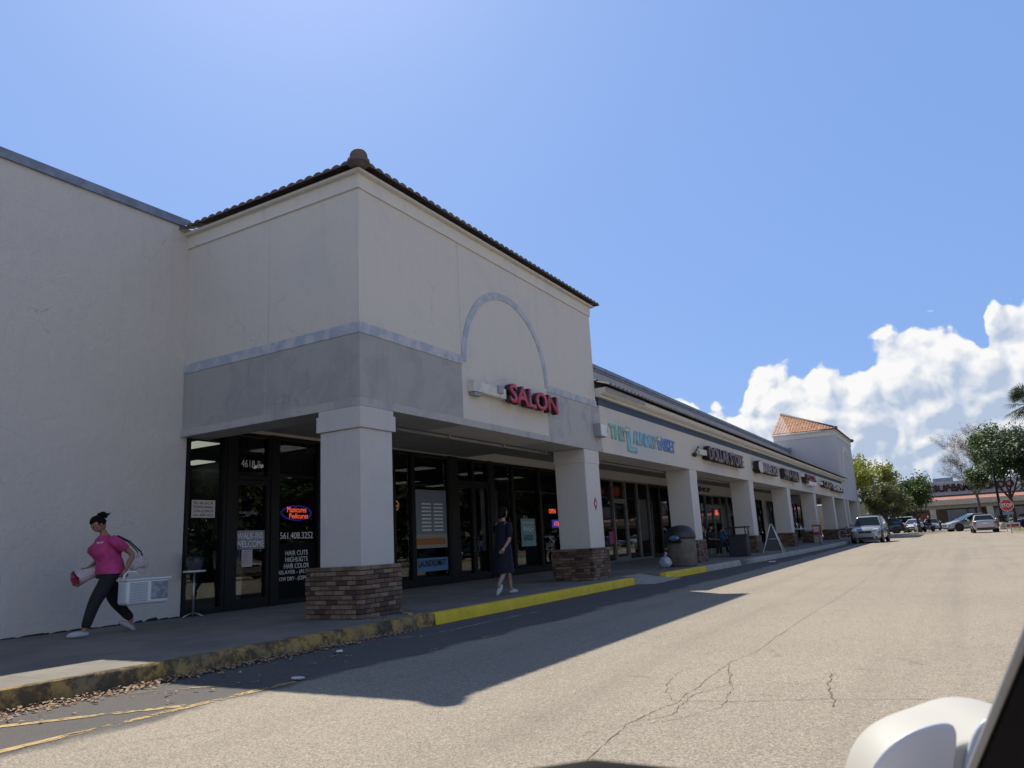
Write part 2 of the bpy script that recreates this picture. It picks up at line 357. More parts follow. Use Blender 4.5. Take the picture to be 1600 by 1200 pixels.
# ------------------------------------------------------------------ mesh helpers
class MB:
    def __init__(s): s.b = bmesh.new()
    def box(s, x0, x1, y0, y1, z0, z1, mi=0):
        r = bmesh.ops.create_cube(s.b, size=1)
        bmesh.ops.transform(s.b, matrix=Matrix.Translation(((x0 + x1) / 2, (y0 + y1) / 2, (z0 + z1) / 2)) @ Matrix.Diagonal((abs(x1 - x0), abs(y1 - y0), abs(z1 - z0), 1)), verts=r['verts'])
        if mi:
            for v in r['verts']:
                for f in v.link_faces: f.material_index = mi
        return r['verts']
    def face(s, ps, mi=0):
        f = s.b.faces.new([s.b.verts.new(p) for p in ps]); f.material_index = mi; return f
    def prism(s, poly, d, mi=0):
        """closed polygon (3-D points) extruded by vector d"""
        d = Vector(d); a = [s.b.verts.new(p) for p in poly]; c = [s.b.verts.new(Vector(p) + d) for p in poly]; n = len(a)
        fs = [s.b.faces.new(a[::-1]), s.b.faces.new(c)]
        for i in range(n): fs.append(s.b.faces.new((a[i], a[(i + 1) % n], c[(i + 1) % n], c[i])))
        for f in fs: f.material_index = mi
        return fs
    def tube(s, ps, r, n=8, mi=0, cap=True):
        ps = [Vector(p) for p in ps]; rs = r if isinstance(r, (list, tuple)) else [r] * len(ps); rings = []
        for i, p in enumerate(ps):
            d = (ps[min(i + 1, len(ps) - 1)] - ps[max(i - 1, 0)])
            if d.length < 1e-9: d = Vector((0, 0, 1))
            q = d.to_track_quat('Z', 'Y')
            rings.append([s.b.verts.new(p + q @ Vector((math.cos(2 * math.pi * k / n) * rs[i], math.sin(2 * math.pi * k / n) * rs[i], 0))) for k in range(n)])
        for a, c in zip(rings, rings[1:]):
            for k in range(n):
                f = s.b.faces.new((a[k], a[(k + 1) % n], c[(k + 1) % n], c[k])); f.material_index = mi; f.smooth = True
        if cap:
            for rg in (rings[0][::-1], rings[-1]):
                f = s.b.faces.new(rg); f.material_index = mi
        return rings
    def lathe(s, c, prof, n=20, mi=0, axis='Z'):
        """profile of (radius, height) about an axis"""
        c = Vector(c); rings = []
        for r_, h in prof:
            ring = []
            for k in range(n):
                a = 2 * math.pi * k / n; u, v = math.cos(a) * max(r_, 1e-4), math.sin(a) * max(r_, 1e-4)
                p = (u, v, h) if axis == 'Z' else ((h, u, v) if axis == 'X' else (u, h, v))
                ring.append(s.b.verts.new(c + Vector(p)))
            rings.append(ring)
        for a, d in zip(rings, rings[1:]):
            for k in range(n):
                f = s.b.faces.new((a[k], a[(k + 1) % n], d[(k + 1) % n], d[k])); f.smooth = True; f.material_index = mi
        for rg in (rings[0][::-1], rings[-1]): s.b.faces.new(rg).material_index = mi
    def ball(s, c, r, sub=2, sc=(1, 1, 1), mi=0):
        q = bmesh.ops.create_icosphere(s.b, subdivisions=sub, radius=1)
        bmesh.ops.transform(s.b, matrix=Matrix.Translation(c) @ Matrix.Diagonal((r * sc[0], r * sc[1], r * sc[2], 1)), verts=q['verts'])
        for v in q['verts']:
            for f in v.link_faces: f.smooth = True; f.material_index = mi
        return q['verts']
    def build(s, name, mats, parent=None, bevel=0, recalc=True, smooth=False, loc=None):
        if recalc: bmesh.ops.recalc_face_normals(s.b, faces=s.b.faces)
        me = bpy.data.meshes.new(name); s.b.to_mesh(me); s.b.free()
        for m_ in (mats if isinstance(mats, (list, tuple)) else [mats]): me.materials.append(MATS[m_])
        if smooth:
            for p in me.polygons: p.use_smooth = True
        o = bpy.data.objects.new(name, me); COL.objects.link(o)
        if loc: o.location = loc
        if parent: o.parent = parent
        if bevel:
            bv = o.modifiers.new('bevel', 'BEVEL'); bv.width = bevel; bv.segments = 2; bv.limit_method = 'ANGLE'
        return o

def tag(o, label=None, cat=None, group=None, kind=None):
    if label: o['label'] = label
    if cat: o['category'] = cat
    if group: o['group'] = group
    if kind: o['kind'] = kind
    return o
def thing(name, label, cat, loc=(0, 0, 0), rz=0, group=None):
    o = bpy.data.objects.new(name, None); COL.objects.link(o); o.location = loc; o.rotation_euler = (0, 0, rz); o.empty_display_size = .2
    return tag(o, label, cat, group)
def kids(o): return [c for c in bpy.data.objects if c.parent == o]
def copy_tree(o, parent=None):
    c = o.copy(); COL.objects.link(c)
    if parent: c.parent = parent; c.matrix_parent_inverse = o.matrix_parent_inverse
    for ch in kids(o): copy_tree(ch, c)
    return c

def text_mesh(s, bold=.0):
    cu_ = bpy.data.curves.new('t', 'FONT'); cu_.body = s; cu_.offset = bold; cu_.resolution_u = 3
    cu_.align_x = 'LEFT'; cu_.space_line = .95
    o = bpy.data.objects.new('t', cu_); COL.objects.link(o)
    dg = bpy.context.evaluated_depsgraph_get(); dg.update()
    me = bpy.data.meshes.new_from_object(o.evaluated_get(dg)); bpy.data.objects.remove(o); bpy.data.curves.remove(cu_)
    return me
def lettering(name, s, y0, y1, z0, z1, x0, x1, mats, parent, bold=.02, skew=0, arc=0, plane='X'):
    """letters filling the box y0..y1, z0..z1 on a wall facing +X, standing out from x0 to x1; front face slot 0, returns slot 1"""
    me = text_mesh(s, bold); b = bmesh.new(); b.from_mesh(me)
    bmesh.ops.dissolve_limit(b, angle_limit=.01, verts=b.verts, edges=b.edges)
    xs = [v.co.x for v in b.verts]; ys = [v.co.y for v in b.verts]
    ax, bx_, ay, by = min(xs), max(xs), min(ys), max(ys)
    for v in b.verts:
        u = (v.co.x - ax) / (bx_ - ax); w = (v.co.y - ay) / (by - ay)
        v.co = Vector((x0, y0 + u * (y1 - y0) + skew * w, z0 + w * (z1 - z0) + arc * math.sin(math.pi * u)))
    if x1 > x0:
        r_ = bmesh.ops.extrude_face_region(b, geom=list(b.faces))
        for g in r_['geom']:
            if isinstance(g, bmesh.types.BMVert): g.co.x = x1
    bmesh.ops.recalc_face_normals(b, faces=b.faces)
    for f in b.faces: f.material_index = 0 if abs(f.normal.x) > .5 else 1
    if plane == 'Y':   # wall facing -Y: letters run along +X
        for v in b.verts: v.co = Vector((v.co.y, -v.co.x, v.co.z))
    m2 = bpy.data.meshes.new(name); b.to_mesh(m2); b.free()
    ms = mats if isinstance(mats, (list, tuple)) else [mats, mats]
    for k in ms: m2.materials.append(MATS[k])
    o = bpy.data.objects.new(name, m2); COL.objects.link(o)
    if parent: o.parent = parent
    return o

def tiles(mb, A, e, n, L, run, pitch, p=.26, wave=.055, row=.36, hipL=True, hipR=True, thick=.022):
    """barrel tiles on a slope: eave from A along e (length L), rising inward along n over `run` metres; hips cut the ends at 45 degrees"""
    A = Vector(A); e = Vector(e); n = Vector(n); uvl = mb.b.loops.layers.uv.verify(); K = 6
    ncol = int(round(L / p)) * K; ds = L / ncol; nr = max(1, int(round(run / row)))
    def P(i, t, r_, top=True):
        s_ = i * ds
        w = abs(math.sin(math.pi * i / K)) ** .7 * wave if top else -thick
        return A + e * s_ + n * t + Vector((0, 0, t * pitch + w + (.028 * (1 - r_))))
    for i in range(ncol):
        s0, s1 = i * ds, (i + 1) * ds
        lim0 = min(run, s0 if hipL else 1e9, (L - s0) if hipR else 1e9); lim1 = min(run, s1 if hipL else 1e9, (L - s1) if hipR else 1e9)
        for j in range(nr):
            t0 = j * run / nr; t1 = (j + 1) * run / nr
            a0, a1 = min(t0, lim0), min(t0, lim1); b0_, b1_ = min(t1, lim0), min(t1, lim1)
            if b0_ - a0 < 1e-4 and b1_ - a1 < 1e-4: break
            vs = [mb.b.verts.new(q) for q in (P(i, a0, 0), P(i + 1, a1, 0), P(i + 1, b1_, 1), P(i, b0_, 1))]
            try: f = mb.b.faces.new(vs)
            except ValueError: continue
            for lp in f.loops: lp[uvl].uv = (i // K + .5, j + .5)
        # front edge
        vs = [mb.b.verts.new(q) for q in (P(i, 0, 0, False), P(i + 1, 0, 0, False), P(i + 1, 0, 0), P(i, 0, 0))]
        f = mb.b.faces.new(vs)
        for lp in f.loops: lp[uvl].uv = (i // K + .5, .5)

# ------------------------------------------------------------------ ground, sidewalk, kerb, markings
def struct(o, label=None): return tag(o, label, None, None, 'structure')
m = MB(); m.face([(-400, -300, 0), (600, -300, 0), (600, 900, 0), (-400, 900, 0)]); struct(m.build('ground', 'asphalt', recalc=False))
KX = [(-25, .76), (8.55, .77), (17.9, .80), (18.3, .84), (19.8, .95), (23.3, 1.10), (27, 1.25), (36, 1.6), (44, 1.75), (85, 1.8)]
def kx(y):
    for (a, xa), (b, xb) in zip(KX, KX[1:]):
        if a <= y <= b: return xa + (xb - xa) * (y - a) / (b - a)
    return 1.8
H = .175; KW = .16
m = MB()
ys = [-25, 0, 8.55, 17.9, 18.3, 19.8, 23.3, 27, 36, 44, 86]
for a, b in zip(ys, ys[1:]):
    if (a, b) == (18.3, 19.8): xa = xb = .25
    else: xa, xb = kx(a) - KW, kx(b) - KW
    m.prism([(-4.40, a, -.05), (xa, a, -.05), (xb, b, -.05), (-4.40, b, -.05)], (0, 0, H + .05))
bmesh.ops.remove_doubles(m.b, verts=m.b.verts, dist=.001)
struct(m.build('sidewalk', 'concrete'))
def kerb(name, pts, mt, h=H, label=None):
    m = MB()
    for (y0, y1) in zip(pts, pts[1:]):
        n_ = max(1, int((y1 - y0) / .12)) if y0 > 0 and y1 < 28 else max(1, int((y1 - y0) / 2))
        for k in range(n_):
            a = y0 + (y1 - y0) * k / n_; b = y0 + (y1 - y0) * (k + 1) / n_
            xa, xb = kx(a), kx(b); A_ = []
            for (yy, x_) in ((a, xa), (b, xb)):
                j = lambda s_: (math.sin(yy * 7.3 + s_) + math.sin(yy * 17.1 + s_ * 2) + math.sin(yy * 31 + s_ * 3)) * .0035 * (1 if mt == 'kerb_yellow' else 2.2)
                A_.append([Vector((x_ - KW, yy, h)), Vector((x_ - .03 + j(1), yy, h + .002 + j(2) * .3)), Vector((x_ - .006 + j(3), yy, h - .025 + j(4))), Vector((x_ + .012 + j(5), yy, -.02))])
            for q in range(3):
                f = m.face([A_[0][q], A_[0][q + 1], A_[1][q + 1], A_[1][q]]); f.smooth = True
            for A__ in ((A_[0], k == 0), (A_[1], k == n_ - 1)):
                if A__[1]: m.face([*A__[0], Vector((A__[0][0].x, A__[0][0].y, -.02))])
    bmesh.ops.remove_doubles(m.b, verts=m.b.verts, dist=.0005)
    return struct(m.build(name, mt), label)
kerb('kerb', [-25, 0, 8.62], 'kerb_old')
kerb('kerb', [9.62, 17.95], 'kerb_yellow')
kerb('kerb', [19.9, 23.3], 'kerb_yellow')
kerb('kerb', [23.3, 27, 44, 86], 'concrete_light')
kerb('kerb', [8.62, 9.62], 'kerb_old')
m = MB()   # dropped ramp between the yellow kerbs
m.prism([(.24, 18.3, H), (.24, 19.8, H), (.24, 19.8, -.02), (.24, 18.3, -.02)], (0, 0, 0.0001)) if False else None
for q in ([(.24, 18.3, H + .002), (.24, 19.8, H + .002), (1.3, 20.2, .006), (1.3, 18.0, .006)],
          [(.24, 18.3, H + .002), (1.3, 18.0, .006), (.84, 17.95, .006), (.3, 17.95, .1)],
          [(.24, 19.8, H + .002), (.3, 19.95, .1), (.97, 19.95, .006), (1.3, 20.2, .006)]):
    m.face(q)
struct(m.build('kerb_ramp', 'concrete_light'))
def strip(name, pts, w, mt, z=.004, jag=0, seed=1):
    r_ = random.Random(seed); m = MB(); P_ = []
    for a, b in zip(pts, pts[1:]):
        a = Vector((*a, z)); b = Vector((*b, z)); n_ = max(1, int((b - a).length / (.05 if jag else .4)))
        for k in range(n_): P_.append(a.lerp(b, k / n_))
    P_.append(Vector((*pts[-1], z))); off = 0
    pr = None
    for i, p in enumerate(P_):
        d = (P_[min(i + 1, len(P_) - 1)] - P_[max(i - 1, 0)]).normalized(); nn = Vector((-d.y, d.x, 0))
        if jag: off = off * .7 + r_.uniform(-jag, jag)
        ww = w * (r_.uniform(.3, 1.6) if jag else 1)
        cur = (m.b.verts.new(p + nn * (off + ww / 2)), m.b.verts.new(p + nn * (off - ww / 2)))
        if pr: m.b.faces.new((pr[0], pr[1], cur[1], cur[0]))
        pr = cur
    return struct(m.build(name, mt))
strip('road_marking', [(2.22, -3), (2.23, 2.8), (2.27, 4.15), (2.3, 5.3)], .10, 'paint_line_yellow')
strip('road_marking', [(2.3, 5.3), (2.42, 7.6), (2.5, 12), (2.6, 17)], .09, 'paint_line_faint')
strip('road_marking', [(.95, 2.75), (1.36, 3.22), (1.85, 3.82), (2.2, 4.2)], .10, 'paint_line_yellow', .0045)
strip('road_marking', [(1.0, 4.2), (1.24, 4.58), (1.82, 5.03), (2.2, 5.72)], .08, 'paint_line_faint', .0045)
strip('road_marking', [(.95, 8.1), (1.67, 6.08), (1.9, 5.5)], .09, 'paint_line_faint', .005)
strip('road_marking', [(.88, 6.85), (.95, 8.0), (1.43, 8.41), (1.5, 11.6)], .035, 'paint_line_white', .0055)
strip('road_marking', [(1.1, 10.5), (2.4, 12.3)], .08, 'paint_line_faint', .0045)
mat('crack', (.15, .13, .108), 1.0)
for i, (pts_, w_) in enumerate([([(5.99, 3.6), (5.87, 4.71), (5.97, 5.31), (5.9, 7.08), (6.0, 7.66), (5.96, 10.3), (6.05, 16), (6.0, 26)], .006),
                               ([(5.92, 5.4), (6.4, 5.5), (6.94, 5.72), (7.6, 5.9), (8.6, 5.8)], .008), ([(6.8, 6.7), (6.85, 6.2), (6.99, 5.5)], .012),
                               ([(5.87, 4.71), (6.05, 5.0), (6.0, 5.6), (6.15, 6.1), (5.9, 7.08)], .006), ([(5.9, 7.0), (5.6, 6.6), (5.7, 5.9), (5.9, 5.4)], .005),
                               ([(5.7, 4.4), (6.1, 4.9), (6.3, 5.3), (6.2, 5.9), (6.0, 6.6)], .005), ([(2.7, 3.0), (3.2, 3.6), (3.5, 4.4)], .005), ([(2.35, 2.6), (2.2, 3.5), (2.3, 4.6), (2.22, 5.7)], .010),
                               ([(1.2, 3.3), (1.7, 3.6), (2.1, 4.2)], .008), ([(1.1, 4.3), (1.6, 4.75), (2.0, 5.2)], .008), ([(7.2, 8.5), (7.8, 8.2), (8.4, 8.6)], .005), ([(4.0, 12), (4.3, 17), (4.2, 24)], .008)]):
    strip('road_crack', pts_, w_ * .75, 'crack', .003 + i * .0004, jag=.013, seed=i + 3)

# ------------------------------------------------------------------ plain building on the left
bl = thing('plain_building', 'plain pale stucco building wall with blue coping left of the salon', 'building', (-4.4, 0, 0))
def rel(o): # keep world position after parenting to an Empty placed elsewhere
    o.location = o.location - o.parent.location if not o.parent.rotation_euler.z else o.location; return o
m = MB(); m.box(-22, -4.40, -25, 8.93, -.05, 7.61); rel(m.build('wall', 'stucco_wall', bl))
m = MB(); m.box(-22.1, -4.34, -25.1, 8.80, 7.61, 7.77); rel(m.build('coping', 'coping_blue', bl))
m = MB(); r_ = random.Random(4)
yy = -3.0
while yy < 8.8:
    l_ = r_.uniform(.15, .5); hh = r_.uniform(.015, .06)
    m.prism([(-4.405, yy, H + .001), (-4.405, yy + l_, H + .001), (-4.405, yy + l_ * .8, H + hh), (-4.405, yy + l_ * .3, H + hh * .8)], (.012, 0, 0)); yy += l_ * r_.uniform(.7, 1.1)
rel(m.build('dirt_line', 'letter_black', bl))

# ------------------------------------------------------------------ corner tower with portico
Y0, Y1, D0 = 8.83, 18.23, 4.40
ZL, ZB2, ZB1, ZF, ZT = 3.435, 4.645, 4.823, 7.184, 7.46
tw = thing('corner_tower', 'tall cream corner portico tower over the salon with arch relief and dark tile eave', 'building', (0, Y0, 0))
m = MB(); m.box(-.4, 0, Y0, Y1, ZB2, ZT); m.box(-D0, -.4, Y0, Y0 + .4, ZB2, ZT); m.box(-D0, -.4, Y1 - .4, Y1, ZB2, ZT)
rel(m.build('upper_wall', 'stucco_cream', tw))
m = MB(); m.box(-.9, 0, Y0, 11.78, ZL, ZB2); m.box(-D0, -.9, Y0, Y0 + .6, ZL, ZB2)
rel(m.build('lintel', 'stucco_grey', tw))
m = MB(); m.box(-.9, 0, 11.78, 15.36, ZL, ZB2); rel(m.build('lintel', 'stucco_cream', tw))
m = MB(); m.box(-.9, 0, 15.36, 18.45, ZL, ZB2); rel(m.build('lintel', 'stucco_blotchy', tw))
m = MB()
m.box(0, .022, Y0 - .022, 18.30, ZL - .003, ZL + .13); m.box(-D0, 0, Y0 - .022, Y0, ZL - .003, ZL + .13)
rel(m.build('lintel_trim', 'stucco_blotchy', tw))
m = MB()
m.box(0, .015, Y0 - .015, 11.80, ZB2, ZB1); m.box(-D0, .0, Y0 - .015, Y0, ZB2, ZB1)
rel(m.build('band', 'paint_blue', tw))
m = MB(); m.box(0, .015, 15.42, 18.26, ZB2 - .01, ZB1 - .02)
rel(m.build('band', 'paint_blue', tw))
m = MB(); cy, cz, ro, ri, N = 13.61, 4.72, 1.83, 1.68, 40     # arch relief
for k in range(N):
    a, b = math.pi * k / N, math.pi * (k + 1) / N
    m.prism([(0, cy - math.cos(t_) * r_, cz + math.sin(t_) * r_) for t_, r_ in ((a, ri), (a, ro), (b, ro), (b, ri))], (.018, 0, 0))
bmesh.ops.remove_doubles(m.b, verts=m.b.verts, dist=.0005)
rel(m.build('arch', 'paint_blue', tw))
m = MB()   # frieze, cornice and soffit board
m.box(0, .035, Y0 - .035, Y1 + .02, ZF, ZT - .02); m.box(-D0, 0, Y0 - .035, Y0, ZF, ZT - .02)
m.box(-D0, .12, Y0 - .12, Y1 + .10, ZT - .018, ZT + .03)
rel(m.build('cornice', 'trim_white', tw))
m = MB(); OV = .24; zb = ZT + .055
tiles(m, (OV, Y0 - OV, zb), (0, 1, 0), (-1, 0, 0), Y1 - Y0 + 2 * OV, 4.6, .42, p=.215, wave=.045)
tiles(m, (-D0, Y0 - OV, zb), (1, 0, 0), (0, 1, 0), D0 + OV, 4.6, .42, p=.215, wave=.045, hipL=False)
tiles(m, (-D0, Y1 + OV, zb), (1, 0, 0), (0, -1, 0), D0 + OV, 4.6, .42, p=.215, wave=.045, hipL=False)
rel(m.build('roof', 'roof_tile_dark', tw))
m = MB(); m.ball((OV - .06, Y0 - OV + .06, zb + .10), .15, 3, (1, 1, .95)); m.tube([(OV - .1, Y0 - OV + .1, zb), (OV - .1, Y0 - OV + .1, zb + .06)], .19, 16)
m.tube([(OV - .1, Y0 - OV + .1, zb + .09), (-4.3, Y0 + 4.3, zb + 1.95)], .10, 8)
rel(m.build('hip_cap', 'roof_tile_dark', tw))
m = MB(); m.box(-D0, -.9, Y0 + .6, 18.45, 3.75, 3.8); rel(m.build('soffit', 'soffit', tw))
m = MB(); m.tube([(-.98, Y0 + .8, 3.40), (-.98, 18.4, 3.40)], .035, 8); m.tube([(-1.05, 9.0, 3.5), (-1.05, 9.0, 3.4)], .03, 8)
for yy in (10.6, 12.6, 14.8, 16.9): m.box(-1.02, -.9, yy - .03, yy + .03, 3.36, 3.45)
rel(m.build('soffit_pipe', 'soffit', tw))
m = MB()
m.box(.0, .002, 11.776, 11.786, ZB1, ZF); rel(m.build('joint', 'stucco_blotchy', tw)); m = MB(); m.box(-2.175, -2.165, Y0 - .002, Y0, ZL + .13, ZB2); rel(m.build('joint', 'stucco_blotchy', tw)); m = MB()
m.box(-2.115, -2.107, Y0 - .002, Y0, ZB1, ZF)
rel(m.build('joint', 'stucco_blotchy', tw))

def column(y, w=.86, par=None, mt='stucco_column_cream', brickw=True, depth=.86, big=False):
    c = bpy.data.objects.new('column', None); COL.objects.link(c); c.parent = par; c.location = Vector((0, y, 0)) - par.location; c.empty_display_size = .2
    ZS = .94
    m = MB(); m.box(-depth, -.002, .002, w, ZS, ZL - .004 if not big else 3.08); m.build('shaft', mt, c, bevel=.012)
    m = MB(); q = .045 if big else .012
    m.box(-depth - q, q - .002, -q, w + q, 3.08, 3.335 if big else ZL - .005)
    if big: m.box(-depth - .02, .02, -.02, w + .02, 3.335, ZL - .005)
    m.build('capital', mt, c, bevel=.006)
    # brick base: separate bricks, with a random shade each
    X0_, X1_, Ya, Yb = -depth - .2, .085, -.12, w + .075
    m = MB(); m.box(X0_ + .02, X1_ - .02, Ya + .02, Yb - .02, -.02 if X1_ > .7 else .1, ZS - .012); m.build('mortar', 'mortar', c)
    m = MB(); r2 = random.Random(int(y * 10)); lay = m.b.faces.layers.float.new('rnd')
    nrow = 11; z0 = H; hb = (ZS + .01 - z0) / nrow; bl_ = .215
    def brk(x0, x1, y0, y1, z0, z1):
        j = r2.uniform(-.006, .008); v = m.box(x0 - (j if x0 < -depth else 0), x1 + (j if x1 > 0 else 0), y0 - (j if y0 < 0 else 0), y1 + (j if y1 > w else 0), z0, z1); val = r2.random()
        for f in {f for q_ in v for f in q_.link_faces}: f[lay] = val
    for i in range(nrow):
        za, zb_ = z0 + i * hb + .006, z0 + (i + 1) * hb - .006
        for side in range(4):
            lo, hi = ((Ya, Yb) if side < 2 else (X0_, X1_)); s_ = lo + (.1 if side >= 2 else 0) ; hi2 = hi - (.1 if side >= 2 else 0)
            first = bl_ * (.5 if (i + side) % 2 else 1) + r2.uniform(-.02, .02)
            while s_ < hi2 - .01:
                e_ = min(s_ + first, hi2)
                if hi2 - e_ < .06: e_ = hi2
                if side == 0: brk(X1_ - .1, X1_, s_ + .005, e_ - .005, za, zb_)
                elif side == 1: brk(X0_, X0_ + .1, s_ + .005, e_ - .005, za, zb_)
                elif side == 2: brk(s_ + .005, e_ - .005, Ya, Ya + .1, za, zb_)
                else: brk(s_ + .005, e_ - .005, Yb - .1, Yb, za, zb_)
                s_ = e_; first = bl_ + r2.uniform(-.025, .025)
    o = m.build('brick_base', 'brick', c)
    bv = o.modifiers.new('bevel', 'BEVEL'); bv.width = .006; bv.segments = 1
    # rubble footing where the kerb runs past
    return c
column(Y0, .78, tw, 'stucco_column', big=True)
m = MB(); r2 = random.Random(5)
for k in range(26):
    xx, yy = .08 + r2.uniform(-.02, .62), 8.68 + r2.uniform(0, .95)
    m.ball((xx, yy, H - .01 + r2.uniform(-.01, .02)), r2.uniform(.03, .07), 1, (1, 1, .5))
struct(m.build('kerb_rubble', 'kerb_old'), 'mossy broken concrete around the foot of the corner column')
column(17.25, .88, tw, 'stucco_column_cream')

# ------------------------------------------------------------------ long arcade
YA, YE = 18.45, 70.85
ar = thing('shop_arcade', 'long low shop arcade with navy band, tile eave and row of brick-footed columns', 'building', (0, YA, 0))
for y in (26.16, 35.25, 44.55, 54.1, 63.6): column(y, .86, ar, 'stucco_column_cream')
m = MB(); m.box(-.9, 0, YA, YE, ZL, 4.72); rel(m.build('fascia', 'stucco_fascia', ar))
m = MB(); m.box(-.9, -.004, YA, YE, 4.72, 5.0); rel(m.build('navy_band', 'paint_navy', ar))
m = MB()
m.prism([(0, 18.26, 4.93), (.10, 18.26, 4.93), (.12, 18.26, 4.97), (.26, 18.26, 5.03), (.30, 18.26, 5.08), (.30, 18.26, 5.16), (0, 18.26, 5.16)], (0, 53.4, 0))
rel(m.build('cornice', 'trim_white', ar))
m = MB(); m.box(.302, .318, 18.3, 21.3, 5.05, 5.17); m.box(.104, .16, 18.3, 19.4, 4.98, 5.03); rel(m.build('bare_patch', 'grey_box', ar))
m = MB(); m.box(0, .02, YA, YE, ZL - .003, ZL + .12); rel(m.build('lintel_trim', 'stucco_fascia', ar))
m = MB(); tiles(m, (.42, 18.25, 5.19), (0, 1, 0), (-1, 0, 0), 54.2, 2.3, .40, p=.30, wave=.05, hipL=False, hipR=False); rel(m.build('tile_eave', 'roof_tile_dark', ar))
m = MB(); m.box(-4.4, -3.95, 18.0, YE - .01, 4.2, 7.93); rel(m.build('parapet', 'parapet_grey', ar))
m = MB(); m.box(-4.42, -3.90, 17.9, YE - .01, 7.93, 8.02); m.box(-4.44, -3.85, 17.9, YE - .01, 8.02, 8.17); m.box(-3.98, -3.70, YE - .5, YE - .2, 7.9, 8.3); rel(m.build('parapet_coping', 'coping_blue', ar))
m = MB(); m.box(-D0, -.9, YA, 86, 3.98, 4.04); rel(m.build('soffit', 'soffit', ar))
m = MB(); m.tube([(-.98, YA, 3.40), (-.98, YE, 3.40)], .035, 8)
rel(m.build('soffit_pipe', 'soffit', ar))
# roof deck behind, closes the rooms
m = MB(); m.box(-12, -4.66, 8.95, 86, 4.05, 4.2); rel(m.build('roof_deck', 'parapet_grey', ar))

# ------------------------------------------------------------------ end tower
et = thing('end_tower', 'grey blue tower with orange tile roof closing the far end of the arcade', 'building', (0, 70.85, 0))
TZ = 9.5; TX = -5.2
m = MB(); m.box(TX, 0, 70.85, 83.1, 3.98 if False else ZL, TZ - .001)
rel(m.build('wall', 'tower_grey', et))
m = MB(); m.box(0, .05, 70.80, 83.13, TZ - .45, TZ - .03); m.box(TX, 0, 70.80, 70.85, TZ - .45, TZ - .03); m.box(TX - .1, .14, 70.7, 83.25, TZ - .03, TZ + .06)
rel(m.build('cornice', 'trim_white', et))
m = MB()
cy, cz, N = 74.45, 4.72, 30
for k in range(N):
    a, b = math.pi * k / N, math.pi * (k + 1) / N
    m.prism([(0, 76.95 - math.cos(t_) * r_ * 2.2 / 2.2, 4.9 + math.sin(t_) * r_ * 1.0) for t_, r_ in ((a, 3.2), (a, 3.7), (b, 3.7), (b, 3.2))], (.05, 0, 0))
bmesh.ops.remove_doubles(m.b, verts=m.b.verts, dist=.0005)
rel(m.build('arch', 'trim_white', et))
m = MB(); zb = TZ + .12; L_ = 83.1 - 70.85 + .5
tiles(m, (TX - .1, 70.6, zb), (1, 0, 0), (0, 1, 0), -TX + .35, L_ / 2, .455, p=.27, wave=.05, hipL=False)
tiles(m, (.25, 70.6, zb), (0, 1, 0), (-1, 0, 0), L_, -TX + .35, .455 * 1.0, p=.27, wave=.05)
tiles(m, (TX - .1, 83.35, zb), (1, 0, 0), (0, -1, 0), -TX + .35, L_ / 2, .455, p=.27, wave=.05, hipL=False)
rel(m.build('roof', 'roof_tile', et))
m = MB(); m.tube([(.25, 70.6, zb + .03), (TX - .1, 76.95, zb + 2.75)], .13, 8); m.tube([(.25, 83.35, zb + .03), (TX - .1, 76.95, zb + 2.75)], .13, 8); m.ball((.2, 70.65, zb + .05), .18, 2); m.ball((.2, 83.3, zb + .05), .18, 2)
rel(m.build('ridge_tiles', 'roof_tile_dark', et))
for y in (71.0, 73.3, 81.4, 82.3): column(y, .75 if y != 82.3 else .8, et, 'stucco_column_cream')

# ------------------------------------------------------------------ shop fronts (parts of the shops building behind the arcade)
sf = thing('shop_row', 'row of shops set back behind the columns with dark glazed fronts', 'building', (-4.4, 8.95, 0))
XF = -4.40
m = MB()
walls = [(12.42, 14.3), (24.9, 27.6), (38.3, 41.6), (50.0, 51.5), (58.5, 60.0), (66.5, 68.0), (78, 86)]
for a, b in walls: m.box(-4.65, XF, a, b, .17, 4.0)
heads = [(8.95, 12.42, 3.68), (14.3, 24.9, 3.72), (27.6, 38.3, 3.62), (41.6, 50, 3.38), (51.5, 58.5, 3.4), (60, 66.5, 3.4), (68, 78, 3.4)]
for a, b, z in heads: m.box(-4.65, XF, a, b, z, 4.0)
m.box(-4.65, -4.402, 8.93, 8.95, .17, 4.0)
rel(m.build('wall', 'stucco_column_cream', sf))
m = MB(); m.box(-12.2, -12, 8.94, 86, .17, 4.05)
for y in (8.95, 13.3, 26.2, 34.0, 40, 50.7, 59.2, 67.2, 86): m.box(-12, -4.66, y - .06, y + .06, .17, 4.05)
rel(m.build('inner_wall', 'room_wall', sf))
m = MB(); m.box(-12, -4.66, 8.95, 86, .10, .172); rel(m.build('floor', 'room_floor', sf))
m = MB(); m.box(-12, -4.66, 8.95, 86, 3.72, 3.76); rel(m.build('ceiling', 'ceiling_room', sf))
for (xx, ya, yb, w_) in [(-6.75, 10.5, 11.1, 1.2), (-9.3, 12.55, 13.1, .9), (-6.1, 12.4, 13.1, 1.2), (-7.1, 19.1, 19.8, 1.25), (-10.4, 22.7, 23.3, 1.2), (-10.5, 25.3, 25.9, 1.1), (-6.9, 22.2, 22.8, 1.0), (-7.1, 25.3, 25.9, 1.0), (-7, 30, 30.5, 1.2), (-6.6, 36.5, 37, 1.2), (-6.2, 44, 45, .6), (-6.2, 56, 57, .6)]:
    m = MB(); m.box(xx - w_ / 2, xx + w_ / 2, ya, yb, 3.70, 3.719); rel(m.build('ceiling_light', 'lamp_panel', sf))

